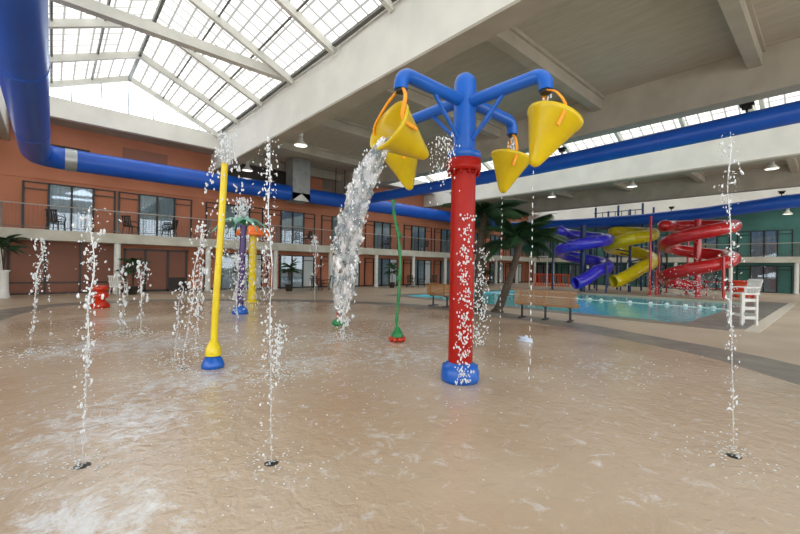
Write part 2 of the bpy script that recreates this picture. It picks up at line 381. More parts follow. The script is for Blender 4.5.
# skylight bays
def skylight(xa, xb, n):
    xm = (xa+xb)/2; zr = 10.52; half = xm-xa; sl = math.hypot(half, zr-ZT); ang = math.atan2(zr-ZT, half)
    for s in (-1, 1):
        m = MB().span((0, 0, 0), (sl, YB-Y0, .04))
        o = struct('skylight_panel', m, 'skylight'); o['kind'] = 'structure'
        if s < 0: o.location = (xa, Y0, ZT); o.rotation_euler = (0, -ang, 0)
        else:
            o.location = (xm, Y0, zr); o.rotation_euler = (0, ang, 0)
    ux = lambda t: (xa+half*t, ZT+(zr-ZT)*t)
    # rafters
    for k in range(13):
        y = YB-.15-2.93*k
        if y < Y0: break
        r = MB()
        for s in (-1, 1):
            cx = xm+s*half/2; r.box((cx, y, (ZT+zr)/2-.14), (sl, .15, .26), (0, s*ang, 0))
        struct('beam_rafter', r, 'rafter')
    # ridge and purlins
    r = MB(); r.span((xm-.05, Y0, zr-.24), (xm+.05, YB, zr-.06)); struct('beam_ridge', r, 'mullion')
    for s in (-1, 1):
        for t_ in (.34, .67):
            r = MB(); r.box((xm+s*half*t_, (Y0+YB)/2, zr-(zr-ZT)*t_-.05), (.06, YB-Y0, .08), (0, s*ang, 0)); struct('beam_purlin', r, 'mullion')
        r = MB(); r.box((xm+s*half*.985, (Y0+YB)/2, ZT+.04), (.16, YB-Y0, .14)); struct('trim_curb', r, 'mullion')
    for y in (14.35, 2.6, -9.1):
        r = MB(); r.span((xa-.0, y-.14, ZT-.02), (xb, y+.14, ZT+.3)); struct('beam_tie', r, 'rafter')
    # gable end: header beam, glass and mullions
    r = MB(); r.span((xa-.02, YB, 7.87), (xb+.02, YB+.3, ZT+.02)); struct('beam_gable', r, 'white_beam')
    r = MB(); r.span((xa, YB+.3, 7.87), (xb, YW, 8.05)); struct('ceiling_gable_soffit', r, 'grey_beam')
    r = MB(); r.span((xa, YB+.25, ZT), (xb, YW+.3, ZT+.05)); struct('roof_gable_ledge', r, 'white_beam')
    for k in range(-3, 4):
        x = xm+k*1.05
        h = zr-.1-abs(x-xm)*math.tan(ang)
        r = MB(); r.span((x-.025, YB-.0, ZT), (x+.025, YB+.05, h)); struct('window_mullion', r, 'mullion')
    g = MB(); g.add([(xa, YB+.05, ZT), (xb, YB+.05, ZT), (xm, YB+.05, zr)], [(0, 1, 2)])
    g.add([(xa, YB+.07, ZT), (xb, YB+.07, ZT), (xm, YB+.07, zr)], [(0, 2, 1)])
    o = struct('window_gable', g, 'clear_glass')
M['clear_glass'] = glass_material(); M['clear_glass'].name = 'clear_gable_glass'
M['clear_glass'].node_tree.nodes['Mix Shader'].inputs['Fac'].default_value = .06
for nd in M['clear_glass'].node_tree.nodes:
    if nd.type == 'BSDF_TRANSPARENT': nd.inputs['Color'].default_value = (.97, .98, .99, 1)
skylight(GX[0], GX[1], 1); skylight(GX[2], GX[3], 2); skylight(GX[4], GX[5], 3)
# thin conduit along the first girder's curb
t = MB(); pts = [(6.74, y, ZT-.12+.02*math.sin(y)) for y in range(-6, 23)]; t.tube(pts, .02, 6)
t.tube([(6.72, 10.6, ZT-.12), (6.72, 10.6, ZT-.34), (6.72, 22, ZT-.34)], .015, 6)
tag(t.build('electrical_conduit', 'white_plastic'), 'thin pale conduit running along the top of the white girder', 'conduit')

# wing: balconies and columns
struct('slab_left', MB().span((X0, YB, 2.44), (XB+1.6, YW, 2.9)), 'slab')
struct('slab_right', MB().span((XB, Y0, 2.44), (XW, YB, 2.9)), 'slab')
struct('trim_4', MB().span((X0, YW-.05, 5.28), (XW-.02, YW, 5.5)), 'orange_wall')
struct('trim_5', MB().span((XW-.05, Y0, 5.28), (XW, YW-.06, 5.5)), 'teal_wall')
struct('baseboard_left', MB().span((X0, YW-.04, 0), (XW-.02, YW, .1)), 'vent')
colx = [-5.6, -1.63, 2.34, 6.42, 10.31, 14.25, 18.25, 22.12, 26.05, 30.08, 33.8, 37.7, 41.5]
for x in colx:
    m = MB().lathe([(.0, 0), (.17, 0), (.17, .12), (.14, .16), (.14, 2.44)], (x, YB+.2, 0), 16); struct('column_left', m, 'column')
coly = [1.95-3.9*k for k in range(-5, 4)]
for y in coly:
    m = MB().lathe([(.0, 0), (.17, 0), (.17, .12), (.14, .16), (.14, 2.44)], (XB+.2, y, 0), 16); struct('column_right', m, 'column')

def opening(name, kind, z, h, parent_loc, rz, gw=1.62, side=.85, curtain=True, upper=True):
    """Sliding door group: pair of panes in a dark frame with a framed side panel each side. Local x along wall, -y to the hall."""
    o = bpy.data.objects.new(name, None); COL.objects.link(o); o.location = parent_loc; o.rotation_euler = (0, 0, rz); o['kind'] = 'structure'
    fr = MB(); W = gw/2; T = .085
    for x in (-W, 0, W): fr.box((x, -.07, h/2), (T, .12, h))
    fr.box((0, -.07, h-.03), (gw, .12, .06)); fr.box((0, -.07, .03), (gw, .12, .06))
    for s in (-1, 1):
        a, b_ = s*W, s*(W+side)
        fr.box((b_, -.04, h/2), (.08, .07, h)); fr.box(((a+b_)/2, -.04, h-.03), (side, .07, .06)); fr.box(((a+b_)/2, -.04, h-.33), (side, .07, .05))
    fr.build('frame', 'dark_frame', o)
    for s in (-1, 1):
        MB().box((s*W/2, -.09, h/2), (W-T, .012, h-.12)).build('pane', 'glass', o)
        c = MB(); n = 26; vs = []
        for k in range(n+1):
            x = s*W/2+(W-T)*(k/n-.5); y = -.03+.018*math.sin(k*1.35+s)
            vs += [(x, y, .06), (x, y, h-.06)]
        c.add(vs, [(2*k, 2*k+2, 2*k+3, 2*k+1) for k in range(n)], True)
        c.build('curtain', 'curtain' if curtain else 'brown_panel', o)
        if upper or curtain:
            pass
    for s in (-1, 1):
        MB().box((s*(W+side/2), -.012, h/2), (side-.05, .02, h-.05)).build('panel', panel_mat if upper or s < 0 else 'curtain', o)
    return o
panel_mat = 'orange_wall'
gl = [-8.2, -4.2, .65, 4.15, 8.25, 11.95, 15.85, 19.7, 23.75, 27.5, 31.3, 35.2, 39.0]
wn = 0
for x in gl:
    wn += 1; opening('window_%d' % wn, 'u', 2.9, 2.22, (x, YW, 2.9), 0)
for x in gl:
    if x < 5: continue
    wn += 1; opening('window_%d' % wn, 'l', 0, 2.2, (x, YW, 0), 0, upper=False)
# brown panelled stretch of the ground floor at left, with a pair of glazed doors
d = bpy.data.objects.new('wall_left_panelling', None); COL.objects.link(d); d['kind'] = 'structure'
q = MB()
for x in (-6.4, -4.9, -3.2, -1.45, -.24, 1.0, 2.5): q.span((x-.04, YW-.1, 0), (x+.04, YW, 2.44))
q.span((-6.4, YW-.09, .5), (2.5, YW, .57)); q.span((-6.4, YW-.09, .0), (2.5, YW, .06)); q.build('frame', 'dark_frame', d)
MB().span((-6.4, YW-.04, .02), (2.6, YW-.001, 2.42)).build('panel', 'brown_panel', d)
d = bpy.data.objects.new('door_1', None); COL.objects.link(d); d['kind'] = 'structure'; d.location = (4.2, YW, 0)
q = MB()
for x in (-1.45, -.55, .5, 1.4): q.box((x, -.07, 1.12), (.09, .12, 2.24))
q.box((0, -.07, 2.2), (2.99, .12, .1)); q.box((0, -.07, .06), (2.9, .12, .12)); q.build('frame', 'dark_frame', d)
for x, w_ in ((-1, .82), (-.02, .97), (.95, .82)):
    MB().box((x, -.05, 1.12), (w_, .03, 2.1)).build('leaf', 'brown_panel' if x < .9 else 'vent', d)
MB().box((.95, -.055, 1.45), (.8, .03, 1.4)).build('leaf', 'brown_panel', d)
MB().tube([(-.62, -.13, .9), (-.62, -.17, .95), (-.62, -.17, 1.25), (-.62, -.13, 1.3)], .015, 6).build('handle', 'rail', d)
panel_mat = 'teal_wall'
for k in range(-3, 6):
    y = 3.95+3.87*k
    wn += 1; opening('window_%d' % wn, 'u', 2.9, 2.22, (XW, y, 2.9), -PI/2+PI)if False else opening('window_%d' % wn, 'u', 2.9, 2.22, (XW, y, 2.9), -PI/2)
    wn += 1; opening('window_%d' % wn, 'l', 0, 2.2, (XW, y, 0), -PI/2)

# railings per bay
def railing(loc, rz, L, label, group):
    r = thing('balcony_railing', label, 'railing', loc, rz, group)
    t_ = MB(); t_.tube([(0, 0, 1.06), (L, 0, 1.06)], .025, 8); t_.build('top_rail', 'rail_light', r)
    b_ = MB(); b_.box((L/2, 0, .1), (L, .03, .03)); b_.build('bottom_rail', 'rail', r)
    g = MB(); n = int(L/.13)
    for k in range(n): g.box(((k+.5)*L/n, 0, .57), (.012, .012, .95))
    g.build('baluster_grille', 'rail', r)
    for x in (.03, L-.03): MB().box((x, 0, .53), (.045, .045, 1.06)).build('post', 'rail', r)
    return r
M['rail_light'] = mat('pale_metal_handrail', '#b4b0a8', '#a4a098', .35, metal=.2)
proto = None
for i in range(len(colx)-1):
    a, b_ = colx[i], colx[i+1]
    lb = 'thin metal balcony railing in front of the orange upstairs rooms, %s' % ['beyond the left picture edge', 'behind the blue duct elbow', 'above the left white chair', 'over the brown glazed doors', 'behind the yellow sprayer', 'by the silver riser', 'behind the pouring water', 'behind the green sprayer', 'left of the red post', 'right of the red post', 'behind the leaning palm', 'at the far corner'][i]
    railing((a, YB+.06, 2.9), 0, b_-a, lb, 'railings of the orange wing balcony')
for i in range(len(coly)-1):
    a, b_ = coly[i], coly[i+1]
    nm = {0: 'at the far corner', 1: 'behind the blue slide', 2: 'behind the yellow slide', 3: 'behind the red slide', 4: 'above the lifeguard chair', 5: 'at the right picture edge', 6: 'beyond the right edge', 7: 'furthest right, near end'}[i]
    railing((XB+.06, a, 2.9), -PI/2, a-b_, 'thin metal balcony railing in front of the teal upstairs rooms, '+nm, 'railings of the teal wing balcony')

# wall vents and louvres
def grille(x0, x1, z0, z1, nm, label, m='vent'):
    t_ = thing(nm, label, 'vent', ((x0+x1)/2, YW, z0)); W = x1-x0; H = z1-z0
    MB().box((0, -.02, H/2), (W, .03, H)).build('backing', m, t_)
    s = MB(); n = max(3, int(W/.12))
    for k in range(n): s.box((-W/2+(k+.5)*W/n, -.05, H/2), (.03, .04, H-.04))
    s.build('louver_blades', 'dark_frame' if m == 'vent' else 'grey_wall', t_)
grille(-.6, 1.3, 6.55, 6.95, 'wall_vent', 'long dark louvred vent on the orange wall above the blue duct')
grille(7.33, 12.3, 6.2, 8.06, 'louver_panel', 'large dark grey louvred panel high on the wall beside the silver riser', 'grey_wall')
MB().span((2.6, YW-.03, 6.3), (4.6, YW, 7.4)).build('wall_panel', 'brown_panel')['kind'] = 'structure'
bpy.data.objects['wall_panel'].name = 'wall_patch_panel'
o = bpy.data.objects['wall_patch_panel']; o['kind'] = 'structure'
# dark grey upper wall inside the first flat bay
struct('wall_left_upper', MB().span((7.31, YW-.012, 5.52), (15.3, YW-.001, 8.1)), 'grey_wall2') if False else None
M['taupe'] = mat('taupe_plaster', '#8c8276', '#7e7468', .8, 1)
struct('wall_left_upper', MB().span((14.2, YW-.012, 6.3), (15.3, YW-.001, 8.1)), 'taupe')

# ---------------------------------------------------------------- ducts
def duct(name, label, path, r, n=28, seams=True, group=None):
    t_ = thing(name, label, 'air duct', path[0], 0, group); P = [Vector(q)-Vector(path[0]) for q in path]
    MB().tube(P, r, n).build('duct_tube', 'duct', t_)
    if seams:
        s = MB(); L = 0
        for i in range(1, len(P)-1):
            L += (P[i]-P[i-1]).length
            if L > 3.6:
                L = 0; d_ = (P[i+1]-P[i-1]).normalized(); MB().tube([P[i]-d_*.03, P[i]+d_*.03], r+.012, n).build('seam_band', 'duct', t_)
    return t_
R = .46
path = [(-.57, y, 5.95) for y in [-12, -8, -4, 0, 3, 6, 9, 12, 15, 18, 20, 21.2]]
for k in range(1, 9):
    a = k/8*PI/2; path.append((-.57+1.0*(1-math.cos(a)), 21.3+1.0*math.sin(a), 5.95))
path += [(x, 22.3, 5.95) for x in [1.2, 3, 5, 7, 9, 10.8, 13, 15.3, 18, 20, 22, 24, 27, 30, 33.2]]
t_ = duct('air_duct', 'huge blue round duct passing overhead at left then along the orange wall', path, R)
c_ = MB(); c_.tube([Vector((.35, 22.3, 5.95))-Vector(path[0]), Vector((.75, 22.3, 5.95))-Vector(path[0])], R+.02, 28); c_.build('silver_coupling', 'galv', t_)
# silver riser
t_ = thing('duct_riser', 'square silver sheet metal riser rising from the blue duct to the ceiling', 'duct', (11.3, 22.3, 5.45))
m = MB(); m.box((0, 0, 1.32), (1.1, .98, 2.62)); m.build('box_duct', 'galv', t_)
m = MB()
for s in (-1, 1): m.box((0, s*0-.5, .25+s*0), (1.16, .02, .5))
for x in (-.56, .56): m.box((x, -.49, 1.3), (.03, .03, 2.6))
m.box((0, -.5, .52), (1.16, .03, .03)); m.build('flange', 'galv', t_)
m = MB(); m.add([(-.55, -.515, .03), (.55, -.515, .03), (.0, -.53, .47)], [(0, 1, 2)]); m.add([(-.55, -.5, .03), (.55, -.5, .03), (0, -.5, .47)], [(0, 2, 1)]); m.build('gusset', 'white_beam', t_)
def sag(ys, zs, x): return [(x, y, z) for y, z in zip(ys, zs)]
ys = [22, 20, 17, 14.3, 11, 7.6, 4, .7, -4, -9, -12]; zs = [5.95, 5.93, 5.91, 5.89, 5.87, 5.9, 5.95, 6.02, 6.1, 6.15, 6.15]
duct('air_duct', 'straight blue duct spanning under the first grey girder, behind the tipping buckets', sag(ys, zs, 15.25), .3, 24)
ys = [22.2, 18, 14, 10, 6, 2, -3, -8, -12]; zs = [5.72, 5.6, 5.5, 5.47, 5.62, 5.96, 6.1, 6.1, 6.1]
duct('air_duct', 'blue duct further back, spanning just above the tops of the slides', sag(ys, zs, 33.3), .42, 24)
# thin rods hanging the duct
rods = thing('duct_hanger', 'pair of dark rods hanging the blue duct behind the pouring water', 'hanger', (14.4, 22.3, 6.2))
for dx in (-.35, .35): MB().tube([(dx, 0, 0), (dx, 0, 1.9)], .03, 6).build('rod', 'black', rods)

# ---------------------------------------------------------------- lamps
def pendant(loc, top, label):
    t_ = thing('pendant_lamp', label, 'lamp', loc, 0, 'white pendant lamps')
    MB().lathe([(.0, .3), (.09, .3), (.11, .12), (.3, -.08), (.3, -.12), (.27, -.1), (.09, .1), (0, .12)], n=20).build('shade', 'lamp', t_)
    MB().lathe([(0, .5), (.08, .5), (.1, .46), (.1, .3), (0, .3)], n=14).build('ballast_housing', 'lamp', t_)
    MB().tube([(0, 0, .48), (0, 0, top-loc[2])], .015, 6).build('stem', 'rail', t_)
    MB().lathe([(0, .1), (.05, .08), (.06, 0), (0, -.06)], n=12).build('bulb', 'white_plastic', t_)
pendant((8.35, 16.26, 7.1), ZC, 'white pendant lamp high above the tipped yellow bucket, under the beige ceiling')
pendant((8.3, 22.6, 7.05), ZC, 'white bell lamp hanging beside the dark louvred wall panel')
pendant((28, 8.86, 7.15), ZC, 'white pendant lamp hanging over the pool right of the buckets')
pendant((28, 2.27, 7.15), ZC, 'white pendant lamp over the pool towards the right edge')
pendant((28, 14.3, 7.15), ZC, 'small white pendant lamp right of the red post above the palm')
pendant((42.4, 2.5, 6.3), ZC, 'small white pendant lamp in front of the teal balcony')
pendant((-2.6, 21.5, 6.3), ZC, 'white lamp half hidden left of the overhead blue duct')
def floodlight(loc, label):
    t_ = thing('floodlight', label, 'floodlight', loc, 0, 'black floodlights standing on the blue ducts')
    MB().box((0, 0, .14), (.14, .24, .12), (0, .2, 0), .015).build('housing', 'black', t_)
    MB().tube([(0, 0, -.04), (0, 0, .08)], .03, 8).build('bracket', 'black', t_)
    MB().box((0, 0, .21), (.16, .34, .03), (0, .2, 0)).build('visor', 'black', t_)
floodlight((15.2, 1.79, 6.31), 'black floodlight standing on the near blue duct at upper right')
floodlight((15.2, 7.37, 6.22), 'black floodlight on the near blue duct beside the right yellow bucket')
floodlight((33.3, 7.93, 6.03), 'small black floodlight on the far blue duct above the yellow slide')
floodlight((33.3, 2.24, 6.4), 'small black floodlight on the far blue duct right of the red slide')

# ---------------------------------------------------------------- dump bucket tower
AX, AY = 4.2, 3.42
tw = thing('water_tower', 'tall red post with blue four-armed head carrying yellow tipping buckets', 'play tower', (AX, AY, .009))
MB().lathe([(0, 0), (.25, 0), (.262, .05), (.258, .13), (.235, .2), (.19, .25), (.165, .26)], n=36).build('base_cover', 'blue', tw)
bolts = MB()
for k in range(10):
    a = 2*PI*k/10; bolts.lathe([(0, .03), (.018, .03), (.018, 0)], (.235*math.cos(a), .235*math.sin(a), .185), 6)
bolts.build('base_bolt_ring', 'blue', tw)
MB().lathe([(.165, .2), (.165, 2.9)], n=36).build('post', 'red', tw)
MB().lathe([(.165, 2.86), (.225, 2.86), (.235, 2.9), (.235, 3.02), (.165, 3.02)], n=36).build('lower_flange', 'red', tw)
MB().lathe([(.16, 3.02), (.232, 3.02), (.232, 3.1), (.225, 3.12), (.15, 3.13)], n=36).build('upper_flange', 'blue', tw)
m = MB()
for k in range(12):
    a = 2*PI*k/12; m.lathe([(0, -.05), (.02, -.05), (.02, 0), (.0, 0)], (.2*math.cos(a), .2*math.sin(a), 2.86), 6)
m.build('flange_bolt_ring', 'red', tw)
MB().lathe([(.15, 3.1), (.15, 4.05), (.145, 4.1), (.12, 4.16), (.07, 4.2), (0, 4.215)], n=36).build('mast', 'blue', tw)
L = 1.2
arms = [((-1, 0), 3.82, 'front left'), ((0, -1), 3.80, 'front right'), ((1, 0), 3.86, 'rear right'), ((0, 1), 3.86, 'rear left')]
for (dx, dy), z, nm in arms:
    p = [(dx*.05, dy*.05, z)] ; p.append((dx*.6, dy*.6, z)); p.append((dx*(L-.16), dy*(L-.16), z))
    for k in range(1, 7):
        a = k/6*PI/2; p.append((dx*(L-.16+.14*math.sin(a)), dy*(L-.16+.14*math.sin(a)), z-.14*(1-math.cos(a))))
    p.append((dx*(L-.02), dy*(L-.02), z-.2))
    a_ = MB().tube(p, .083, 18).build('arm', 'blue', tw)
    MB().tube([(dx*(L-.02), dy*(L-.02), z-.19), (dx*(L-.02), dy*(L-.02), z-.235)], .062, 14).build('nozzle_mouth', 'black', a_)
    MB().tube([(dx*.14, dy*.14, z-.52), (dx*.62, dy*.62, z-.05)], .028, 10).build('brace', 'blue', tw)

def bucket(rim, apex, arm_end, label):
    rim, apex, arm_end = Vector(rim), Vector(apex), Vector(arm_end)
    t_ = thing('tipping_bucket', label, 'bucket', arm_end, 0, 'yellow tipping buckets hung from the tower arms')
    ax = (rim-apex); Lh = ax.length; ax.normalize(); R_ = .315; th = .012
    prof = [(0, 0), (.03, .004), (.055, .025), (.075, .06), (R_-.02, Lh-.06), (R_, Lh-.04), (R_+.006, Lh), (R_-th, Lh), (R_-.03, Lh-.06), (.06, .07), (0, .05)]
    MB().lathe(prof, apex-arm_end, 40, ax).build('shell', 'yellow', t_)
    side = ax.cross(Vector((0, 0, 1)))
    if side.length < .05: side = Vector((1, 0, 0))
    side.normalize()
    if True:
        # two straps from the nozzle down to the rim
        for s in (-1, 1):
            e = rim-arm_end+side*s*R_*.92
            e2 = e-ax*.22
            mid = (e*.45)+side*s*.07+Vector((0, 0, .03))
            pp = lerp_path([Vector((0, 0, 0))+side*s*.035, mid, e, e2], 6)
            MB().tube(pp, .024, 8, ell=.5).build('strap', 'strap', t_)
    MB().lathe([(0, 0), (.02, 0), (.02, .6*R_)], rim-arm_end-side*.0-ax*.2, 6, side).build('hinge_bar', 'strap', t_)
    return t_
ends = [Vector((AX+dx*(L-.02), AY+dy*(L-.02), z-.2)) for (dx, dy), z, n_ in arms]
bucket((2.87, 3.47, 3.19), (3.48, 3.42, 2.93), ends[0]+Vector((0, 0, .03)), 'yellow bucket tipped over and pouring water, front left arm of the tower')
bucket((4.31, 2.18, 3.32), (4.13, 2.34, 2.74), ends[1], 'large nearest yellow bucket hanging off the right arm of the tower')
bucket((5.43, 3.46, 3.34), (5.33, 3.55, 2.76), ends[2], 'yellow bucket hanging lower, just right of the post, pointing down to the palm')
bucket((4.11, 4.64, 3.41), (4.24, 4.53, 2.78), ends[3], 'yellow bucket half hidden behind the pouring bucket')

# ---------------------------------------------------------------- water
def blobs_along(mb, path, n, s0, s1, spread, zstretch=1.5):
    P = lerp_path(path, 8); k = len(P)
    for i in range(n):
        t = random.random(); q = P[min(k-1, int(t*k))]; sp = spread*(.3+.7*t)
        c = q+Vector((random.gauss(0, sp), random.gauss(0, sp), random.gauss(0, sp)))
        s = random.uniform(s0, s1)*random.choice((.5, .7, 1, 1))
        if c.z < .03: c.z = .03+random.random()*.05
        mb.drop(c, (s*random.uniform(.7, 1.2), s*random.uniform(.7, 1.2), s*random.uniform(.8, zstretch)))
def jet(base, top, label, wid=.03, n=120, s=(.012, .035), fall=None, solid=.5, splash=True, nozzle=False, group='water jets springing from the splash pad'):
    bx, by = base; tx, ty, tz = top
    t_ = thing('water_jet', label, 'water jet', (bx, by, .012), 0, group)
    T = Vector((tx-bx, ty-by, tz)); st = MB()
    pth = [T*(k/14) + Vector((random.gauss(0, .004), random.gauss(0, .004), 0))*k/6 for k in range(int(14*solid)+1)]
    st.tube(pth, [max(.004, wid*.16*(1+.5*k/14)) for k in range(len(pth))], 6); st.build('stream', 'stream', t_)
    d = MB()
    # wandering ribbon of water in the upper half
    wob = Vector((random.random()*9, random.random()*9, 0)); rib = []; rr = []
    m = 26
    for k in range(m):
        f_ = solid*.8+(1-solid*.8)*k/(m-1); q = T*f_
        q = q+Vector((noise.noise(wob+Vector((f_*5, 0, 0))), noise.noise(wob+Vector((0, f_*5, 3))), 0))*wid*2.2*f_
        rib.append(q); rr.append(wid*(.08+.36*abs(noise.noise(wob*2+Vector((f_*16, 5, 1)))))*(1.0 if k < m-2 else .4))
    d.tube(rib, rr, 7)
    for q, r_ in zip(rib, rr):
        if random.random() < .75: d.blob(q+Vector((random.gauss(0, wid*.6), random.gauss(0, wid*.6), 0)), (r_*1.5, r_*1.5, r_*random.uniform(1.5, 3)), .5)
    for i in range(n):
        f_ = random.random()**.6; q = T*f_; sp = wid*(.4+1.5*f_)
        c = q+Vector((random.gauss(0, sp), random.gauss(0, sp), 0)); z_ = random.uniform(*s)*random.choice((.35, .5, .8, 1))
        if c.z < .02: continue
        (d.blob if random.random() < .5 else d.drop)(c, (z_*.75, z_*.75, z_*random.uniform(.8, 2.2)))
    if fall:
        fx_, fy_ = fall; pts = []
        for k in range(9):
            u = k/8; pts.append(Vector((T.x+(fx_-bx-T.x)*u, T.y+(fy_-by-T.y)*u, tz*(1-u*u))))
        blobs_along(d, pts, n//2, s[0]*.7, s[1]*.8, wid*.5)
    d.build('droplets', 'drop', t_)
    if splash:
        f_ = MB(); sc_ = .6+.12*math.hypot(bx, by)
        for i in range(90):
            r_ = abs(random.gauss(0, .32)); a = random.random()*6.28
            f_.drop((r_*math.cos(a), r_*math.sin(a), .004+.05*random.random()**4), (random.uniform(.004, .012)*sc_, random.uniform(.004, .012)*sc_, random.uniform(.002, .004)*sc_))
        f_.build('splash_foam', 'foam', t_)
    return t_
jet((1.29, 2.9), (1.24, 2.95, 2.52), 'tallest near water jet, springing from the dark nozzle left of centre', .026, 260, (.004, .013), fall=(1.15, 2.75))
jet((.19, 3.76), (.22, 3.73, 1.95), 'water jet left of the yellow pole, in front of the orange hydrant', .028, 240, (.005, .015))
jet((-.25, 8.85), (-.13, 8.74, 1.9), 'leaning water jet at far left with a thin arc falling back', .035, 150, (.008, .022), fall=(.0, 10.6))
jet((1.17, 10.33), (1.17, 10.33, 1.5), 'short water jet, left of the twin short jets by the white chair', .05, 70, (.014, .04))
jet((1.45, 10.0), (1.45, 10.0, 1.55), 'short water jet, right of the twin short jets by the white chair', .05, 70, (.014, .04))
jet((1.42, 6.29), (1.62, 6.1, 2.1), 'water jet leaning up beside the left of the yellow pole', .04, 200, (.007, .02), fall=(1.75, 6.9))
jet((1.92, 7.6), (2.0, 7.5, 1.5), 'low broken water jet behind the foot of the yellow pole', .05, 60, (.012, .035))
jet((2.35, 6.78), (2.35, 6.78, 1.7), 'thin water jet between the yellow pole and the purple post', .03, 50, (.01, .026))
jet((2.31, 5.07), (2.33, 5.07, .72), 'knee-high bubbling jet beside the tall central left stream', .05, 200, (.006, .018), solid=.3)
jet((4.3, .55), (4.23, .61, 2.72), 'tall thin water jet at right, rising past the red slide', .026, 240, (.004, .013))
jet((8.6, 15.2), (8.6, 15.2, 2.9), 'pale steady water column behind the pouring water', .12, 60, (.02, .05), solid=.95, splash=False)
jet((1.45, 6.9), (1.7, 7.6, 1.2), 'small water arc at the left of the yellow pole foot', .04, 50, (.01, .03), fall=(2.3, 8.0))
jet((4.51, 6.88), (4.6, 6.8, .5), 'low splash of water in front of the flower sprayer', .06, 60, (.012, .03), solid=.3)
# falling drops from the buckets onto the red post
t_ = MB()
for i in range(330):
    z = random.random()**1.3*2.2+.05; a = random.gauss(0, .055); k = -.26-abs(random.gauss(0, .04))
    t_.drop((AX+a*.745+k*.667, AY-a*.667+k*.745, z), (.008, .008, .011*random.uniform(.6, 1.6)) if random.random() < .7 else (.013, .013, .018))
o = t_.build('falling_drops', 'drop'); tag(o, 'white drops falling down the camera side of the red post', 'water drops', kind='stuff')
t_ = MB()
for i in range(260):
    z = random.random()**1.2*1.9+.05
    t_.drop((6.3+random.gauss(0, .09), 4.65+random.gauss(0, .09), z), (.012, .012, .018))
o = t_.build('falling_drops', 'drop'); tag(o, 'white drops falling behind the red post beside the palm trunk', 'water drops', kind='stuff')
for (a, ap, lb) in (((4.13, 2.34), 2.72, 'thin water trickle falling from the point of the nearest right bucket'), ((5.33, 3.55), 2.74, 'thin water trickle falling from the bucket just right of the post')):
    m = MB()
    for k in range(26):
        z = ap-.05-k*.095; m.drop((a[0]+random.gauss(0, .004), a[1]+random.gauss(0, .004), z), (.006, .006, .035*random.uniform(.4, 1.1)))
    tag(m.build('water_trickle', 'drop'), lb, 'water', kind='stuff')
# streams out of arm nozzles
for e, lb in zip(ends[1:3], ('water falling from the right arm nozzle into the nearest bucket', 'water falling from the rear right nozzle into its bucket')):
    m = MB()
    for k in range(40): m.drop(e+Vector((random.gauss(0, .03), random.gauss(0, .03), -.05-random.random()*.28)), (.01, .01, .025))
    tag(m.build('nozzle_spray', 'drop'), lb, 'water', kind='stuff')
# the big pour
pp = [(2.86, 3.47, 3.03), (2.76, 3.56, 2.78), (2.66, 3.65, 2.48), (2.60, 3.71, 2.16), (2.54, 3.76, 1.84), (2.53, 3.77, 1.5), (2.51, 3.78, 1.2), (2.50, 3.79, .98)]
P = lerp_path(pp, 22); n = 64; vs = []; K = len(P); right = Vector((.745, -.667, 0)); fw = Vector((.667, .745, 0))
wd = [.045, .12, .135, .13, .14, .115, .09, .035]
for i, q in enumerate(P):
    t = i/(K-1); j = t*(len(wd)-1); a0 = int(min(j, len(wd)-2)); W = wd[a0]+(wd[a0+1]-wd[a0])*(j-a0)
    for k in range(n):
        a = 2*PI*k/n; base = right*math.cos(a)*W + fw*math.sin(a)*W*.45
        nn = noise.fractal(Vector((math.cos(a)*2.2, math.sin(a)*2.2, q.z*6)), .8, 2.1, 4)
        n3 = abs(noise.noise(Vector((math.cos(a)*5, math.sin(a)*5, q.z*9+4)))) + .5*abs(noise.noise(Vector((math.cos(a)*11, math.sin(a)*11, q.z*22))))
        rg = 1+(.15+.6*t)*nn+.35*(n3-.3)
        vs.append(q+base*rg+Vector((0, 0, .05*nn)))
m = MB(); m.add(vs, [(i*n+k, i*n+(k+1) % n, (i+1)*n+(k+1) % n, (i+1)*n+k) for i in range(K-1) for k in range(n)
    if not (i/(K-1) > .45 and noise.noise(Vector((math.cos(2*PI*k/n)*2.5, math.sin(2*PI*k/n)*2.5, P[i].z*7+9))) > .32-.25*(i/(K-1)-.45))], True)
pr = thing('water_pour', 'broad frothy sheet of water pouring from the tipped yellow bucket', 'water', (0, 0, 0))
m.build('water_sheet', 'pour', pr)
m = MB()
for i in range(600):
    t = random.random(); q = P[int(t*(K-1))]; j = t*(len(wd)-1); a0 = int(min(j, len(wd)-2)); W = wd[a0]+(wd[a0+1]-wd[a0])*(j-a0)
    a = random.random()*6.28; rr = W*random.gauss(1.0, .18+.15*t)
    c = q+right*math.cos(a)*rr+fw*math.sin(a)*rr*.5+Vector((0, 0, random.gauss(0, .05)))
    s_ = random.uniform(.002, .009)*(1+.6*t)
    m.drop(c, (s_, s_, s_*random.uniform(.8, 2)))
m.build('droplets', 'drop', pr)
m = MB()
for i in range(170):
    q = Vector((3.42, 3.1, 3.0))+Vector((random.gauss(0, .09), random.gauss(0, .09), -abs(random.gauss(0, .28))+.1)); s_ = random.uniform(.003, .009)
    m.drop(q, (s_, s_, s_*1.8))
tag(m.build('falling_drops', 'drop'), 'fine spray of drops dripping off the right side of the tipped bucket', 'water drops', kind='stuff')
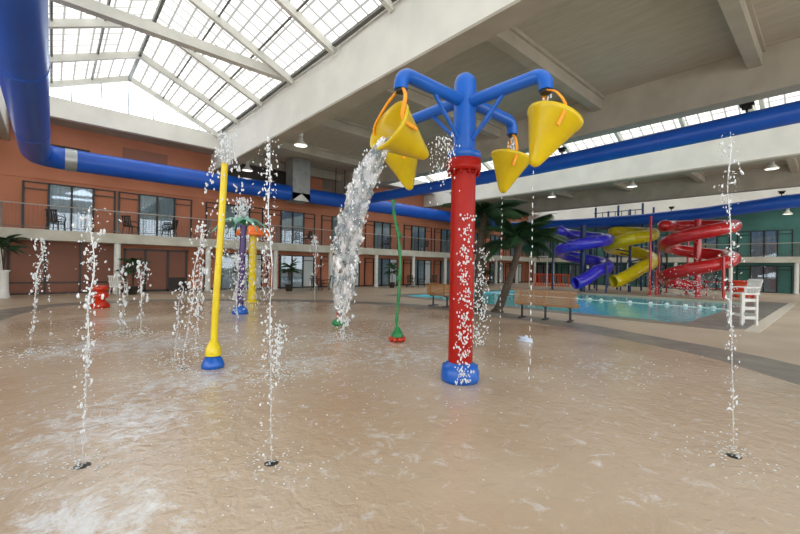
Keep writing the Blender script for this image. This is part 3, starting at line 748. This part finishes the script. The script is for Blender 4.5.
# sheets of thin foam and stray drops on the wet pad
m = MB()
for (cx, cy, sx, sy, n_) in ((.5, 4.5, .8, .9, 220), (1.0, 9, 1.4, 1.3, 300), (2.1, 5.6, 1.0, 1.2, 300), (3.6, 6.0, 1.3, 1.2, 260), (5.5, 8.0, 1.8, 1.2, 260), (5.0, 4.2, .9, .9, 160), (6.9, 2.2, 1.2, .5, 90), (2.5, 2.6, 1.4, .9, 60)):
    for i in range(n_):
        x, y = random.gauss(cx, sx), random.gauss(cy, sy)
        if not (-1 < x < 9 and .8 < y < 16): continue
        if (x-AX)**2+(y-AY)**2 < .1: continue
        s_ = random.uniform(.001, .005)*(1+.12*math.hypot(x, y))
        m.drop((x, y, .011), (s_*random.uniform(.8, 1.8), s_*random.uniform(.8, 1.8), random.uniform(.002, .006)))
o = m.build('foam_flecks', 'foam'); tag(o, 'scattered white foam flecks and droplets on the wet splash pad', 'foam', kind='stuff')
# nozzles
for (x, y, lb) in ((1.29, 2.9, 'dark round floor nozzle under the tall near jet'), (4.3, .55, 'dark floor nozzle at lower right under the thin jet'), (.19, 3.76, 'small dark floor nozzle at lower left'), (-.25, 8.85, 'floor nozzle under the leaning far left jet'), (1.42, 6.29, 'floor nozzle just left of the yellow pole')):
    t_ = thing('floor_nozzle', lb, 'floor nozzle', (x, y, .009), 0, 'nozzles set in the splash pad')
    MB().lathe([(0, .004), (.045, .004), (.055, 0)], n=20).build('cover_plate', 'dark_water_nozzle', t_)
    MB().lathe([(0, .012), (.014, .012), (.016, .003)], (.0, 0, 0), 10).build('spout', 'dark_water_nozzle', t_)
m = MB(); m.blob((0, 0, .035), (.16, .1, .045), .5); m.blob((.1, .05, .05), (.07, .06, .05), .4)
o = m.build('bubbling_spout', 'foam_float', None, (7.54, 4.39, .0)); tag(o, 'low pale blue bubbling water mound right of the red post', 'water')

# ---------------------------------------------------------------- sprayers
def flare_base(mb, r0, r1, h, n=20): mb.lathe([(0, 0), (r1, 0), (r1*1.02, h*.25), (r1*.85, h*.6), (r0*1.2, h), (r0, h*1.02)], n=n); return mb
t_ = thing('pole_sprayer', 'tall slim yellow sprayer pole on a blue foot, leaning slightly right', 'water sprayer', (1.8, 6.14, .009))
pth = lerp_path([(0, 0, .12), (.02, -.02, 1.0), (.06, -.05, 2.0), (.09, -.08, 3.03)], 6)
MB().tube(pth, .048, 16).build('pole', 'yellow_pole', t_)
flare_base(MB(), .06, .155, .2).build('foot_cover', 'blue', t_)
MB().lathe([(.11, .18), (.115, .2), (.1, .3), (.05, .4)], n=20).build('collar', 'yellow_pole', t_)
d = MB()
for i in range(150):
    h = random.random()
    d.drop((.09+random.gauss(0, .03+.05*h), -.08+random.gauss(0, .03+.05*h), 3.03+h*.5-max(0, h-.85)*.6), (.011, .011, .024*random.uniform(.5, 1.4)))
for i in range(160):
    h = random.random(); a = random.random()*6.28; r_ = .1+.28*h
    d.drop((.09+r_*math.cos(a), -.08+r_*math.sin(a), 3.2-1.6*h*h), (.012, .012, .02))
d.build('spray', 'drop', t_)
# purple flower-leaf post
t_ = thing('palm_sprayer', 'purple play post topped with drooping teal leaves', 'water sprayer', (4.37, 12.3, .009))
MB().tube([(0, 0, .1), (.02, 0, 1.2), (.05, -.04, 2.75)], .095, 16).build('post', 'purple', t_)
flare_base(MB(), .1, .24, .25).build('foot_cover', 'blue', t_)
for k in range(8):
    a = 2*PI*k/8+.2; m = MB(); vs = []; n_ = 9
    for i in range(n_):
        u = i/(n_-1); r_ = .05+.82*u; z = 2.95-.42*u*u+.08*math.sin(u*3); wv = .16*math.sin(min(1, u*1.25+.12)*PI)**.7*(1 if u < .97 else .1)+.012
        c_ = Vector((math.cos(a)*r_, math.sin(a)*r_, z)); s_ = Vector((-math.sin(a), math.cos(a), 0))
        vs += [c_-s_*wv+Vector((0, 0, -.04)), c_, c_+s_*wv+Vector((0, 0, -.04))]
    fs = []
    for i in range(n_-1): fs += [(3*i, 3*i+1, 3*i+4, 3*i+3), (3*i+1, 3*i+2, 3*i+5, 3*i+4)]
    k0 = len(vs); vs2 = [v_+Vector((0, 0, -.025)) for v_ in vs]
    m.add(vs+vs2, fs+[tuple(j+k0 for j in reversed(q)) for q in fs]+[(3*i, 3*i+3, 3*i+3+k0, 3*i+k0) for i in range(n_-1)]+[(3*i+2, 3*i+2+k0, 3*i+5+k0, 3*i+5) for i in range(n_-1)], True)
    m.build('leaf', 'teal_leaf', t_)
MB().drop((.05, -.04, 2.9), (.14, .14, .12)).build('crown_hub', 'green', t_)
d = MB()
for i in range(240):
    h = random.random(); d.drop((random.gauss(0, .05+.12*h), random.gauss(0, .05+.12*h), 2.95+h*.65), (.016, .016, .03))
for i in range(260):
    a = random.random()*6.28; r_ = random.uniform(.6, .85); d.drop((r_*math.cos(a), r_*math.sin(a), random.random()*2.5+.05), (.012, .012, .025))
for i in range(200):
    d.drop((random.gauss(0, .13), random.gauss(0, .13), random.random()*2.0+.05), (.018, .018, .03))
d.build('spray', 'drop', t_)
# orange mushroom
t_ = thing('umbrella_sprayer', 'orange mushroom umbrella on a yellow post behind the teal leaves', 'water sprayer', (6.14, 15.96, .009))
MB().lathe([(0, 0), (.22, 0), (.22, .06), (.15, .1), (.15, 2.75)], n=20).build('post', 'yellow_pole', t_)
MB().lathe([(.15, 2.72), (.66, 2.7), (.68, 2.73), (.62, 2.9), (.42, 3.05), (.15, 3.13), (0, 3.15)], n=32).build('canopy', 'orange_shell', t_)
d = MB()
for i in range(340):
    a = random.random()*6.28; d.drop((.68*math.cos(a), .68*math.sin(a), random.random()*2.6+.05), (.008, .008, .05))
d.build('water_curtain', 'drop', t_)
# green vine
t_ = thing('vine_sprayer', 'slender wavy green sprayer stem rising from red petals', 'water sprayer', (5.33, 6.01, .009))
pth = lerp_path([(0, 0, .2), (-.01, .01, .45), (.02, -.01, 1.07), (.03, -.02, 1.65), (-.02, .01, 2.21), (-.08, .07, 2.62), (-.1, .09, 2.93)], 6)
MB().tube(pth, [.032+.008*math.sin(i*1.3) for i in range(len(pth))], 12).build('stem', 'green', t_)
MB().lathe([(0, .32), (.05, .3), (.1, .18), (.13, .12), (.1, .05), (0, .05)], n=18).build('bulb', 'green', t_)
for k in range(7):
    a = 2*PI*k/7; m = MB(); m.blob((.13*math.cos(a), .13*math.sin(a), .06), (.05, .05, .06), .15); m.build('petal', 'hydrant', t_)
for z, s_ in ((1.3, .05), (2.2, .04)): MB().drop((.02, 0, z), (s_, s_, s_*1.4)).build('bud', 'green', t_)
# small flower sprayer under the pour
t_ = thing('flower_sprayer', 'short coral sprayer on a green leafy foot, behind the falling pour', 'water sprayer', (5.6, 8.6, .009))
MB().lathe([(0, 0), (.17, 0), (.2, .05), (.16, .12), (.08, .17), (0, .18)], n=18).build('foot_cover', 'green', t_)
MB().lathe([(.07, .15), (.08, .4), (.12, .48), (.08, .56), (.07, .8), (0, .82)], n=16).build('stem', 'hydrant', t_)
MB().lathe([(0, .95), (.1, .93), (.15, 1.05), (.12, 1.2), (.03, 1.3), (0, 1.3)], n=16).build('bud', 'orange_shell', t_)
MB().tube([(0, 0, .8), (0, 0, .98)], .04, 10).build('neck', 'hydrant', t_)
# hydrant / bobbin
t_ = thing('ground_sprayer', 'squat orange-red bobbin-shaped sprayer at the left edge of the pad', 'water sprayer', (1.21, 16.32, .009))
MB().lathe([(0, 0), (.27, 0), (.28, .1), (.18, .2), (.13, .26)], n=22).build('foot_cover', 'hydrant', t_)
MB().lathe([(.13, .24), (.13, .3), (.22, .34), (.25, .42), (.2, .5), (.14, .53), (.14, .56)], n=22).build('drum', 'hydrant', t_)
MB().lathe([(.14, .54), (.2, .58), (.23, .65), (.2, .72), (.1, .75), (0, .755)], n=22).build('cap', 'hydrant', t_)

# ---------------------------------------------------------------- benches
def bench(loc, rz, L_, nl, label):
    t_ = thing('park_bench', label, 'bench', loc, rz, 'wooden benches between the splash pad and the pool')
    # local x along the bench, +y is the seat side (towards the pool)
    b_ = MB()
    for k in range(9): b_.box((0, -.02, .5+k*.05), (L_, .035, .034))
    b_.build('backrest', 'wood', t_)
    s_ = MB()
    for k in range(8): s_.box((0, .06+k*.052, .44-.0*k), (L_, .046, .035))
    s_.build('seat', 'wood', t_)
    for s in (-1, 1):
        MB().box((s*(L_/2-.03), .2, .5), (.05, .46, .04)).build('end_cap', 'wood', t_)
    for k in range(nl):
        x = -L_/2+.2+(L_-.4)*k/(nl-1)
        MB().box((x, -.045, .68), (.05, .03, .48)).build('back_support', 'wood', t_)
        l_ = MB(); l_.tube([(x, .15, .03), (x, .15, .43)], .035, 10); l_.box((x, .15, .02), (.1, .5, .04)); l_.box((x, .2, .415), (.06, .42, .03)); l_.build('leg', 'black', t_)
    return t_
ang = math.atan2(5.31-6.6, 11.48-11.18)
bench((11.3, 5.95, 0), math.atan2(6.6-5.31, 11.18-11.48)-PI, 1.85, 3, 'slatted wooden bench on three black legs, right of the red post')
bench((11.5, 10.2, 0), -PI/2, 1.9, 3, 'slatted wooden bench partly hidden behind the red post, on its left')

# ---------------------------------------------------------------- palms
def frond_mesh(Lf, w=.32, droop=.55, n=34):
    m = MB(); P = []
    for i in range(n+1):
        u = i/n; P.append(Vector((Lf*(u-.12*u*u), 0, Lf*(.42*u-droop*1.25*u*u))))
    m.tube(P, [.018*(1-.8*i/n)+.003 for i in range(n+1)], 5)
    for i in range(3, n):
        u = i/n; T = (P[i+1]-P[i-1]).normalized(); ll = w*Lf*.8*math.sin(min(1, u*1.05+.1)*PI)**.6+.03
        for s in (-1, 1):
            side = Vector((0, s, 0)); dirv = (side*.85+T*.6+Vector((0, 0, -.35))).normalized()
            for q in (0, .5):
                b_ = P[i]+T*q*Lf/n; wv = T*.017
                e = b_+dirv*ll*random.uniform(.85, 1.1)+Vector((0, 0, -.12*ll)); md = b_+dirv*ll*.5
                m.add([b_-wv, b_+wv, md+wv*1.1, e, md-wv*1.1], [(0, 1, 2, 4), (4, 2, 3)])
    me = bpy.data.meshes.new('frond'); me.from_pydata(m.v, [], m.f); me.materials.append(M['frond']); return me
F1 = [frond_mesh(2.0, .36, droop=.5), frond_mesh(1.85, .36, droop=.75), frond_mesh(1.75, .36, droop=.35)]
F2 = [frond_mesh(.85, .3, .5, 16), frond_mesh(.75, .3, .8, 16)]
def crown(parent, top, meshes, n, lift=.0):
    for k in range(n):
        me = meshes[k % len(meshes)]; o = bpy.data.objects.new('frond', me); COL.objects.link(o); o.parent = parent
        o.location = top; o.rotation_euler = (random.uniform(-.25, .25), -lift-random.choice((.1, .35, .75, -.1))+random.uniform(-.1, .1), k*2.399+random.uniform(-.2, .2))
def palm(loc, path, label, n):
    t_ = thing('palm_tree', label, 'palm tree', loc, 0, 'artificial palms beside the splash pad')
    P_ = lerp_path(path, 8); MB().tube(P_, [.15-.05*i/len(P_)+.012*(i % 2) for i in range(len(P_))], 14).build('trunk', 'trunk', t_)
    MB().lathe([(0, 0), (.24, 0), (.22, .05), (.15, .12)], n=16).build('base_collar', 'trunk', t_)
    MB().drop(P_[-1], (.16, .16, .22)).build('crown_heart', 'trunk', t_)
    crown(t_, P_[-1], F1, n)
palm((11.58, 8.65, 0), [(0, 0, 0), (.02, -.02, 1.2), (.03, -.03, 2.4), (.1, -.1, 3.45)], 'taller upright artificial palm just right of the red post', 20)
palm((11.9, 8.05, 0), [(0, 0, 0), (.22, -.2, .79), (.45, -.38, 1.69), (.58, -.5, 2.5)], 'shorter artificial palm with a trunk curving to the right', 22)

def potted(loc, label, h=1.0, white=False):
    t_ = thing('potted_palm', label, 'potted plant', loc, 0, 'potted palms along the hotel wings')
    if white: MB().lathe([(0, 0), (.24, 0), (.2, .1), (.17, .3), (.16, 1.05), (.22, 1.12), (.2, 1.14), (0, 1.1)], n=18).build('planter', 'white_plastic', t_); z = 1.1
    else: MB().lathe([(0, 0), (.17, 0), (.24, .38), (.25, .4), (.22, .4), (0, .36)], n=18).build('pot', 'pot', t_); z = .38
    for k in range(4):
        a = k*1.6; MB().tube([(0, 0, z-.02), (.04*math.cos(a), .04*math.sin(a), z+h*.5), (.1*math.cos(a), .1*math.sin(a), z+h)], .018, 6).build('stem', 'trunk', t_)
    crown(t_, (0, 0, z+h*.75), F2, 8, .2); crown(t_, (.05, 0, z+h), F2, 8, .3)
potted((10.5, 21.6, 0), 'potted palm left of the patio chairs, beside a white column')
potted((18.9, 22.0, 0), 'potted palm before the curtained doors, between the pour and the green stem')
potted((30.9, 22.0, 0), 'small potted palm seen between the two palm trunks', .8)
potted((2.9, 22.4, 0), 'leafy potted palm behind the white plastic chair', 1.0)
potted((-1.45, 22.2, 0), 'bushy plant in a tall white planter at the left edge', 1.15, True)

# ---------------------------------------------------------------- chairs
def plastic_chair(loc, rz, label, m='white_plastic', leg='white_plastic'):
    t_ = thing('patio_chair', label, 'chair', loc, rz, 'patio chairs' if m != 'white_plastic' else None)
    MB().box((0, 0, .42), (.48, .46, .035), None, .012).build('seat', m, t_)
    b_ = MB()
    for k in range(5): b_.box((-.18+.09*k, .24+.05, .68), (.06, .02, .46), (-.2, 0, 0))
    b_.box((0, .34, .9), (.46, .03, .07), (-.2, 0, 0)); b_.box((0, .245, .46), (.46, .03, .05)); b_.build('backrest', m, t_)
    for x in (-1, 1):
        for y in (-1, 1): MB().tube([(x*.25, y*.24, 0), (x*.21, y*.2, .42)], .022, 8).build('leg', leg, t_)
        MB().tube([(x*.25, -.2, .4), (x*.27, -.2, .62), (x*.27, .1, .65), (x*.23, .3, .66)], .02, 8).build('armrest', leg, t_)
    return t_
plastic_chair((2.25, 21.6, 0), 2.4, 'white plastic garden chair near the orange-red bobbin sprayer')
pc = plastic_chair((12.1, 21.2, 0), 2.2, 'dark patio chair right of the silver-riser potted palm', 'vent', 'black'); remember(pc)
spots = [((13.0, 21.6, 0), 4.0, 'dark patio chair, second along from the potted palm at the white column'), ((14.6, 21.4, 0), 2.6, 'dark patio chair just left of the foot of the pour'),
         ((20.7, 21.9, 0), 2.2, 'dark patio chair left of the green stem'), ((21.6, 21.6, 0), 3.9, 'dark patio chair just right of the green stem'), ((23.2, 21.8, 0), 2.5, 'dark patio chair between the green stem and the left bench'),
         ((25.5, 22.0, 0), 3.6, 'dark patio chair left of the red post under the orange wing'), ((29.2, 22.0, 0), 3.0, 'dark patio chair seen right of the red post under the orange wing'),
         ((.1, 23.5, 2.9), 2.6, 'dark chair on the balcony before the leftmost curtained window'), ((2.9, 23.5, 2.9), 2.4, 'dark chair on the balcony before an orange panel, left of the second window'),
         ((4.6, 23.5, 2.9), 3.9, 'dark chair on the balcony in front of the second curtained window'), ((12.6, 23.5, 2.9), 3.6, 'dark chair on the balcony under the silver riser'), ((19.6, 23.5, 2.9), 3.0, 'dark chair on the balcony left of the green stem'), ((23.8, 23.5, 2.9), 3.0, 'dark chair on the balcony at the end of the duct')]
for l_, r_, lb in spots: copy_tree(pc, l_, r_, lb)
def table(loc, label):
    t_ = thing('patio_table', label, 'table', loc, 0, 'small round patio tables')
    MB().lathe([(0, .72), (.42, .72), (.43, .705), (.42, .69), (0, .69)], n=24).build('table_top', 'vent', t_)
    for k in range(3): a = k*2.1; MB().tube([(.3*math.cos(a), .3*math.sin(a), 0), (.05*math.cos(a), .05*math.sin(a), .35), (.25*math.cos(a), .25*math.sin(a), .7)], .016, 6).build('leg', 'black', t_)
table((12.6, 22.15, 0), 'small dark round table between two patio chairs by the potted palm')
table((21.2, 22.4, 0), 'small dark round table behind the green sprayer stem')

# lifeguard chair
t_ = thing('lifeguard_chair', 'tall white wooden lifeguard chair with a reclined back beside the pool', 'lifeguard chair', (15.65, 1.85, .008), math.radians(-42))
t_.scale = (.66, .7, 1.0)
# local x = right in the picture, y = away
for x in (-.33, .33):
    for y, dy in ((-.3, .04), (.34, -.04)): MB().box((x, y, .46), (.09, .09, .92)).build('leg', 'white_plastic', t_)
for z in (.22, .5, .74): MB().box((0, -.3, z), (.66, .05, .09)).build('step', 'white_plastic', t_)
for x in (-.33, .33): MB().box((x, .02, .3), (.05, .66, .08)).build('side_brace', 'white_plastic', t_)
MB().box((0, 0, .93), (.84, .74, .05)).build('seat', 'white_plastic', t_)
bk = MB()
for k in range(5): bk.box((.47, -.28+.14*k, 1.14), (.03, .11, .5), (0, .42, 0))
bk.box((.53, 0, 1.3), (.04, .7, .07), (0, .42, 0)); bk.build('backrest', 'white_plastic', t_)
for y in (-.36, .36): MB().box((.05, y, 1.12), (.7, .07, .035)).build('armrest', 'white_plastic', t_)
for y in (-.36, .36): MB().box((-.25, y, 1.03), (.05, .05, .18)).build('arm_post', 'white_plastic', t_)

# orange barriers
def barrier(loc, rz, n, h, w_, nm, label):
    t_ = thing(nm, label, 'barrier', loc, rz)
    for k in range(n):
        m = MB()
        for j in range(7): m.box((k*w_+(j+.5)*w_/7, 0, h/2+.05), (.07, .03, h-.1))
        m.box(((k+.5)*w_, 0, h-.02), (w_, .06, .1)); m.box(((k+.5)*w_, 0, .12), (w_, .06, .1)); m.build('panel', 'barrier', t_)
        MB().box((k*w_, 0, h/2), (.06, .08, h)).build('post', 'barrier', t_)
barrier((33.5, 18.6, 0), -PI/2+.25, 2, 1.15, 1.5, 'safety_barrier', 'orange slatted safety barrier left of the blue slide')
t_ = thing('storage_bin', 'orange ribbed plastic bin behind the lifeguard chair', 'bin', (33.4, 3.9, 0), .3)
MB().box((0, 0, .5), (1.1, 1.1, 1.0), None, .08).build('tub', 'barrier', t_)
m = MB()
for k in range(5): m.box((-.56, -.4+.2*k, .5), (.05, .05, .9))
m.build('rib_set', 'barrier', t_); MB().box((0, 0, 1.04), (1.18, 1.18, .08), None, .02).build('lid', 'barrier', t_)
t_ = thing('pipe_frame', 'white pipe goal-like frame beside the orange barrier', 'frame', (31.9, 17.4, 0), -.8)
for x in (-.75, .75): MB().tube([(x, 0, 0), (x, 0, 2.7)], .05, 10).build('post', 'white_plastic', t_)
MB().tube([(-.8, 0, 2.7), (.8, 0, 2.7)], .05, 10).build('crossbar', 'white_plastic', t_)

# ---------------------------------------------------------------- slides
def slide(cx, cy, rad, keys, m, rt, label, drop=.3, exit_len=.9, posts=True, post_m='navy', post_r=.2, z_top=5.2):
    d_ = Vector((cx, cy, 0)).normalized(); rgt = Vector((d_.y, -d_.x, 0))
    t_ = thing('spiral_slide', label, 'water slide', (cx, cy, 0))
    a0, a1 = keys[0][0], keys[-1][0]; P_ = []; n_ = int((a1-a0)/9)
    def zat(a):
        for (p0, z0), (p1, z1) in zip(keys, keys[1:]):
            if a <= p1: return z0+(z1-z0)*(a-p0)/(p1-p0)
        return keys[-1][1]
    for i in range(n_+1):
        a = a0+(a1-a0)*i/n_; ar = math.radians(a); z = sum(zat(min(max(a+s, a0), a1)) for s in (-30, -15, 0, 15, 30))/5
        P_.append(rgt*rad*math.cos(ar)-d_*rad*math.sin(ar)+Vector((0, 0, z)))
    T = (P_[-1]-P_[-2]).normalized(); T.z = 0; T.normalize(); nE = 7
    for k in range(1, nE): P_.append(P_[-1]+T*exit_len/nE+Vector((0, 0, -drop/nE*(1.3 if k < 4 else .9 if k < 6 else .4))))
    # rising start behind
    T0 = (P_[0]-P_[1]).normalized(); P_ = [P_[0]+T0*.5+d_*.9, P_[0]+T0*.5+d_*.5, P_[0]+T0*.3+d_*.1]+P_
    o_ = MB().tube(P_, rt, 22, cap=False).build('flume', m, t_)
    md = o_.modifiers.new('thick', 'SOLIDIFY'); md.thickness = .05; md.offset = 1
    fl = MB(); acc = 0
    for i in range(1, len(P_)-1):
        acc += (P_[i]-P_[i-1]).length
        if acc > 1.5:
            acc = 0; q = (P_[i+1]-P_[i-1]).normalized()
            MB().tube([P_[i]-q*.035, P_[i]+q*.035], rt+.08, 22, cap=False).build('flange_ring', m, t_)
    MB().tube([(0, 0, 0), (0, 0, z_top)], post_r, 18).build('centre_post', m if m == 'slide_red' else post_m, t_)
    # brackets from post to flume
    for i in range(6, len(P_)-6, 9):
        q = P_[i]; MB().tube([(0, 0, q.z-.5), (q.x*.8, q.y*.8, q.z-rt*.8)], .05, 8).build('bracket', m if m == 'slide_red' else post_m, t_)
    # outer support posts
    for i in range(8, len(P_)-5, 12):
        q = P_[i]
        if q.z > 3.3: continue
        n2 = Vector((q.x, q.y, 0)).normalized()*(rad+rt+.16)
        MB().tube([(n2.x, n2.y, 0), (n2.x, n2.y, min(4.6, q.z+.4))], .06, 8).build('support_post', m if m == 'slide_red' else post_m, t_)
    return t_
slide(29.3, 12.45, 1.6, [(180, 4.5), (360, 3.82), (450, 3.43), (540, 2.97), (630, 2.43), (720, 1.95), (775, 1.45)], 'slide_blue', .37, 'blue-violet enclosed spiral slide, leftmost of the three, behind the pool', z_top=4.9, exit_len=2.1, drop=1.0)
slide(32.1, 10.2, 1.4, [(240, 4.6), (360, 4.3), (450, 3.85), (540, 3.35), (630, 3.14), (720, 2.4), (775, 1.8)], 'slide_yellow', .39, 'yellow enclosed spiral slide between the blue and the red slides', z_top=4.2, post_r=.1, exit_len=2.7, drop=1.25)
slide(30.4, 5.8, 1.72, [(190, 4.6), (270, 4.7), (360, 4.45), (450, 3.9), (540, 3.29), (630, 2.85), (720, 2.5), (810, 1.8), (900, 1.15), (960, .7), (985, .55)], 'slide_red', .33, 'red enclosed spiral slide, rightmost, beside the lifeguard chair', z_top=4.9, exit_len=.4)
# slide tower
t_ = thing('slide_tower', 'navy steel stair tower behind the spiral slides', 'tower', (36.5, 12.1, 0))
for x in (-1.4, 1.4):
    for y in (-1.8, 0, 1.8): MB().tube([(x, y, 0), (x, y, 7.0)], .08, 10).build('post', 'navy', t_)
MB().box((0, 0, 5.3), (3.1, 3.9, .16)).build('platform', 'navy', t_)
m = MB()
for k in range(8): m.tube([(-1.5, -1.8+.5*k, 5.3), (-1.5, -1.8+.5*k, 6.5)], .03, 6)
m.box((-1.5, 0, 6.5), (.06, 3.8, .06)); m.build('guard_rail', 'navy', t_)
for j in range(2):
    s = MB()
    for k in range(14): s.box((-1.9+j*-.0, -4+k*.28+j*.0, .35+k*.35), (.9, .3, .05))
    if j == 0: s.build('stair_flight', 'navy', t_)
m = MB()
for y0, y1 in ((-1.8, 0), (0, 1.8)):
    m.tube([(-1.4, y0, .3), (-1.4, y1, 5)], .04, 6); m.tube([(-1.4, y1, .3), (-1.4, y0, 5)], .04, 6)
m.build('cross_brace', 'navy', t_)
# red & dark free-standing props around slides
def prop(x, y, h, r_, m, label):
    t_ = thing('steel_post', label, 'post', (x, y, 0)); MB().tube([(0, 0, 0), (0, 0, h)], r_, 10).build('shaft', m, t_); MB().lathe([(0, .03), (.18, .03), (.18, 0)], n=10).build('base_plate', m, t_)
prop(29.3, 8.1, 5.2, .07, 'slide_red', 'thin red post between the yellow and the red slides')
prop(29.9, 15.1, 4.5, .06, 'navy', 'navy post at the left of the blue slide')
prop(31.6, 12.9, 4.6, .07, 'navy', 'navy post standing between the blue and the yellow slides')
prop(33.9, 8.3, 4.8, .06, 'black', 'dark post behind the yellow slide')
prop(33.2, 6.9, 4.6, .07, 'slide_red', 'red post just behind the left side of the red slide')
# red rail fence of pool deck near the slides
t_ = thing('deck_railing', 'low red tubular railing around the foot of the red slide', 'railing', (32.6, 8.0, 0), -PI/2)
for z in (.5, .95): MB().tube([(0, 0, z), (4.6, 0, z)], .03, 8).build('rail', 'slide_red', t_)
for k in range(5): MB().tube([(k*1.15, 0, 0), (k*1.15, 0, .97)], .035, 8).build('post', 'slide_red', t_)
# sprinkles around red slide mouth
m = MB()
for i in range(420):
    m.drop((29.0+random.gauss(0, .9), 6.0+random.gauss(0, 1.1), abs(random.gauss(0, .9))+.05), (.025, .025, .035))
tag(m.build('water_spray', 'drop'), 'white spray of drops around the foot of the red slide', 'water spray', kind='stuff')

# lane floats
fl = [(22.44, 9.9), (22.4, 9.11), (22.4, 8.5), (22.4, 7.83), (22.4, 7.08), (22.5, 6.17), (22.6, 5.5), (22.6, 4.75), (22.6, 4.2), (22.7, 3.7)]
m = MB().tube([(22.4, 15.7, -.08), (22.5, 9, -.08), (22.7, 3.1, -.08)], .015, 6); tag(m.build('float_rope', 'white_plastic'), 'thin float rope stretched across the pool', 'rope')
for i, (x, y) in enumerate(fl):
    m = MB(); m.lathe([(0, -.1), (.055, -.08), (.09, 0), (.055, .08), (0, .1)], (0, 0, 0), 14, (0, 1, 0))
    o = m.build('pool_float', 'white_plastic', None, (x, y, -.05)); tag(o, 'white round float on the rope across the pool', 'float', 'floats on the pool rope')

# ---------------------------------------------------------------- world, light, camera
W = bpy.data.worlds.new('world'); S.world = W; W.use_nodes = True; nt = W.node_tree; N = nt.nodes; Lk = nt.links
bg = N['Background']; bg.inputs['Color'].default_value = (.86, .93, 1, 1); bg.inputs['Strength'].default_value = 5.0

def lamp_light(loc, energy):
    l = bpy.data.lights.new('lamp_light', 'POINT'); l.energy = energy; l.shadow_soft_size = .25; l.color = (1, .95, .86)
    o = bpy.data.objects.new('lamp_light', l); COL.objects.link(o); o.location = loc
for loc in ((8.35, 16.26, 6.8), (8.3, 22.6, 6.75), (28, 8.86, 6.85), (28, 2.27, 6.85), (28, 14.3, 6.85), (42.4, 2.5, 6.0), (-2.6, 21.5, 6.0)): lamp_light(loc, 12)

cam = bpy.data.cameras.new('camera'); co = bpy.data.objects.new('camera', cam); COL.objects.link(co); S.camera = co
cam.sensor_width = 36; cam.lens = 36*389/800; cam.clip_end = 300
Ya = math.radians(48.2); fwd = Vector((math.cos(Ya), math.sin(Ya), 0)); rt = Vector((math.sin(Ya), -math.cos(Ya), 0)); up = Vector((0, 0, 1))
Rl = math.radians(1.05)
# the photograph is rolled slightly: its horizon falls to the right
xr = rt*math.cos(Rl)+up*math.sin(Rl); yu = up*math.cos(Rl)-rt*math.sin(Rl)
mt = Matrix((xr, yu, -fwd)).transposed().to_4x4(); mt.translation = Vector((0, 0, 1.55)); co.matrix_world = mt

S.view_settings.view_transform = 'Standard'; S.view_settings.look = 'None'; S.view_settings.gamma = 1; S.view_settings.exposure = .36
S.cycles.use_denoising = True
S.cycles.max_bounces = 8; S.cycles.diffuse_bounces = 5; S.cycles.transparent_max_bounces = 12
S.cycles.sample_clamp_indirect = 6
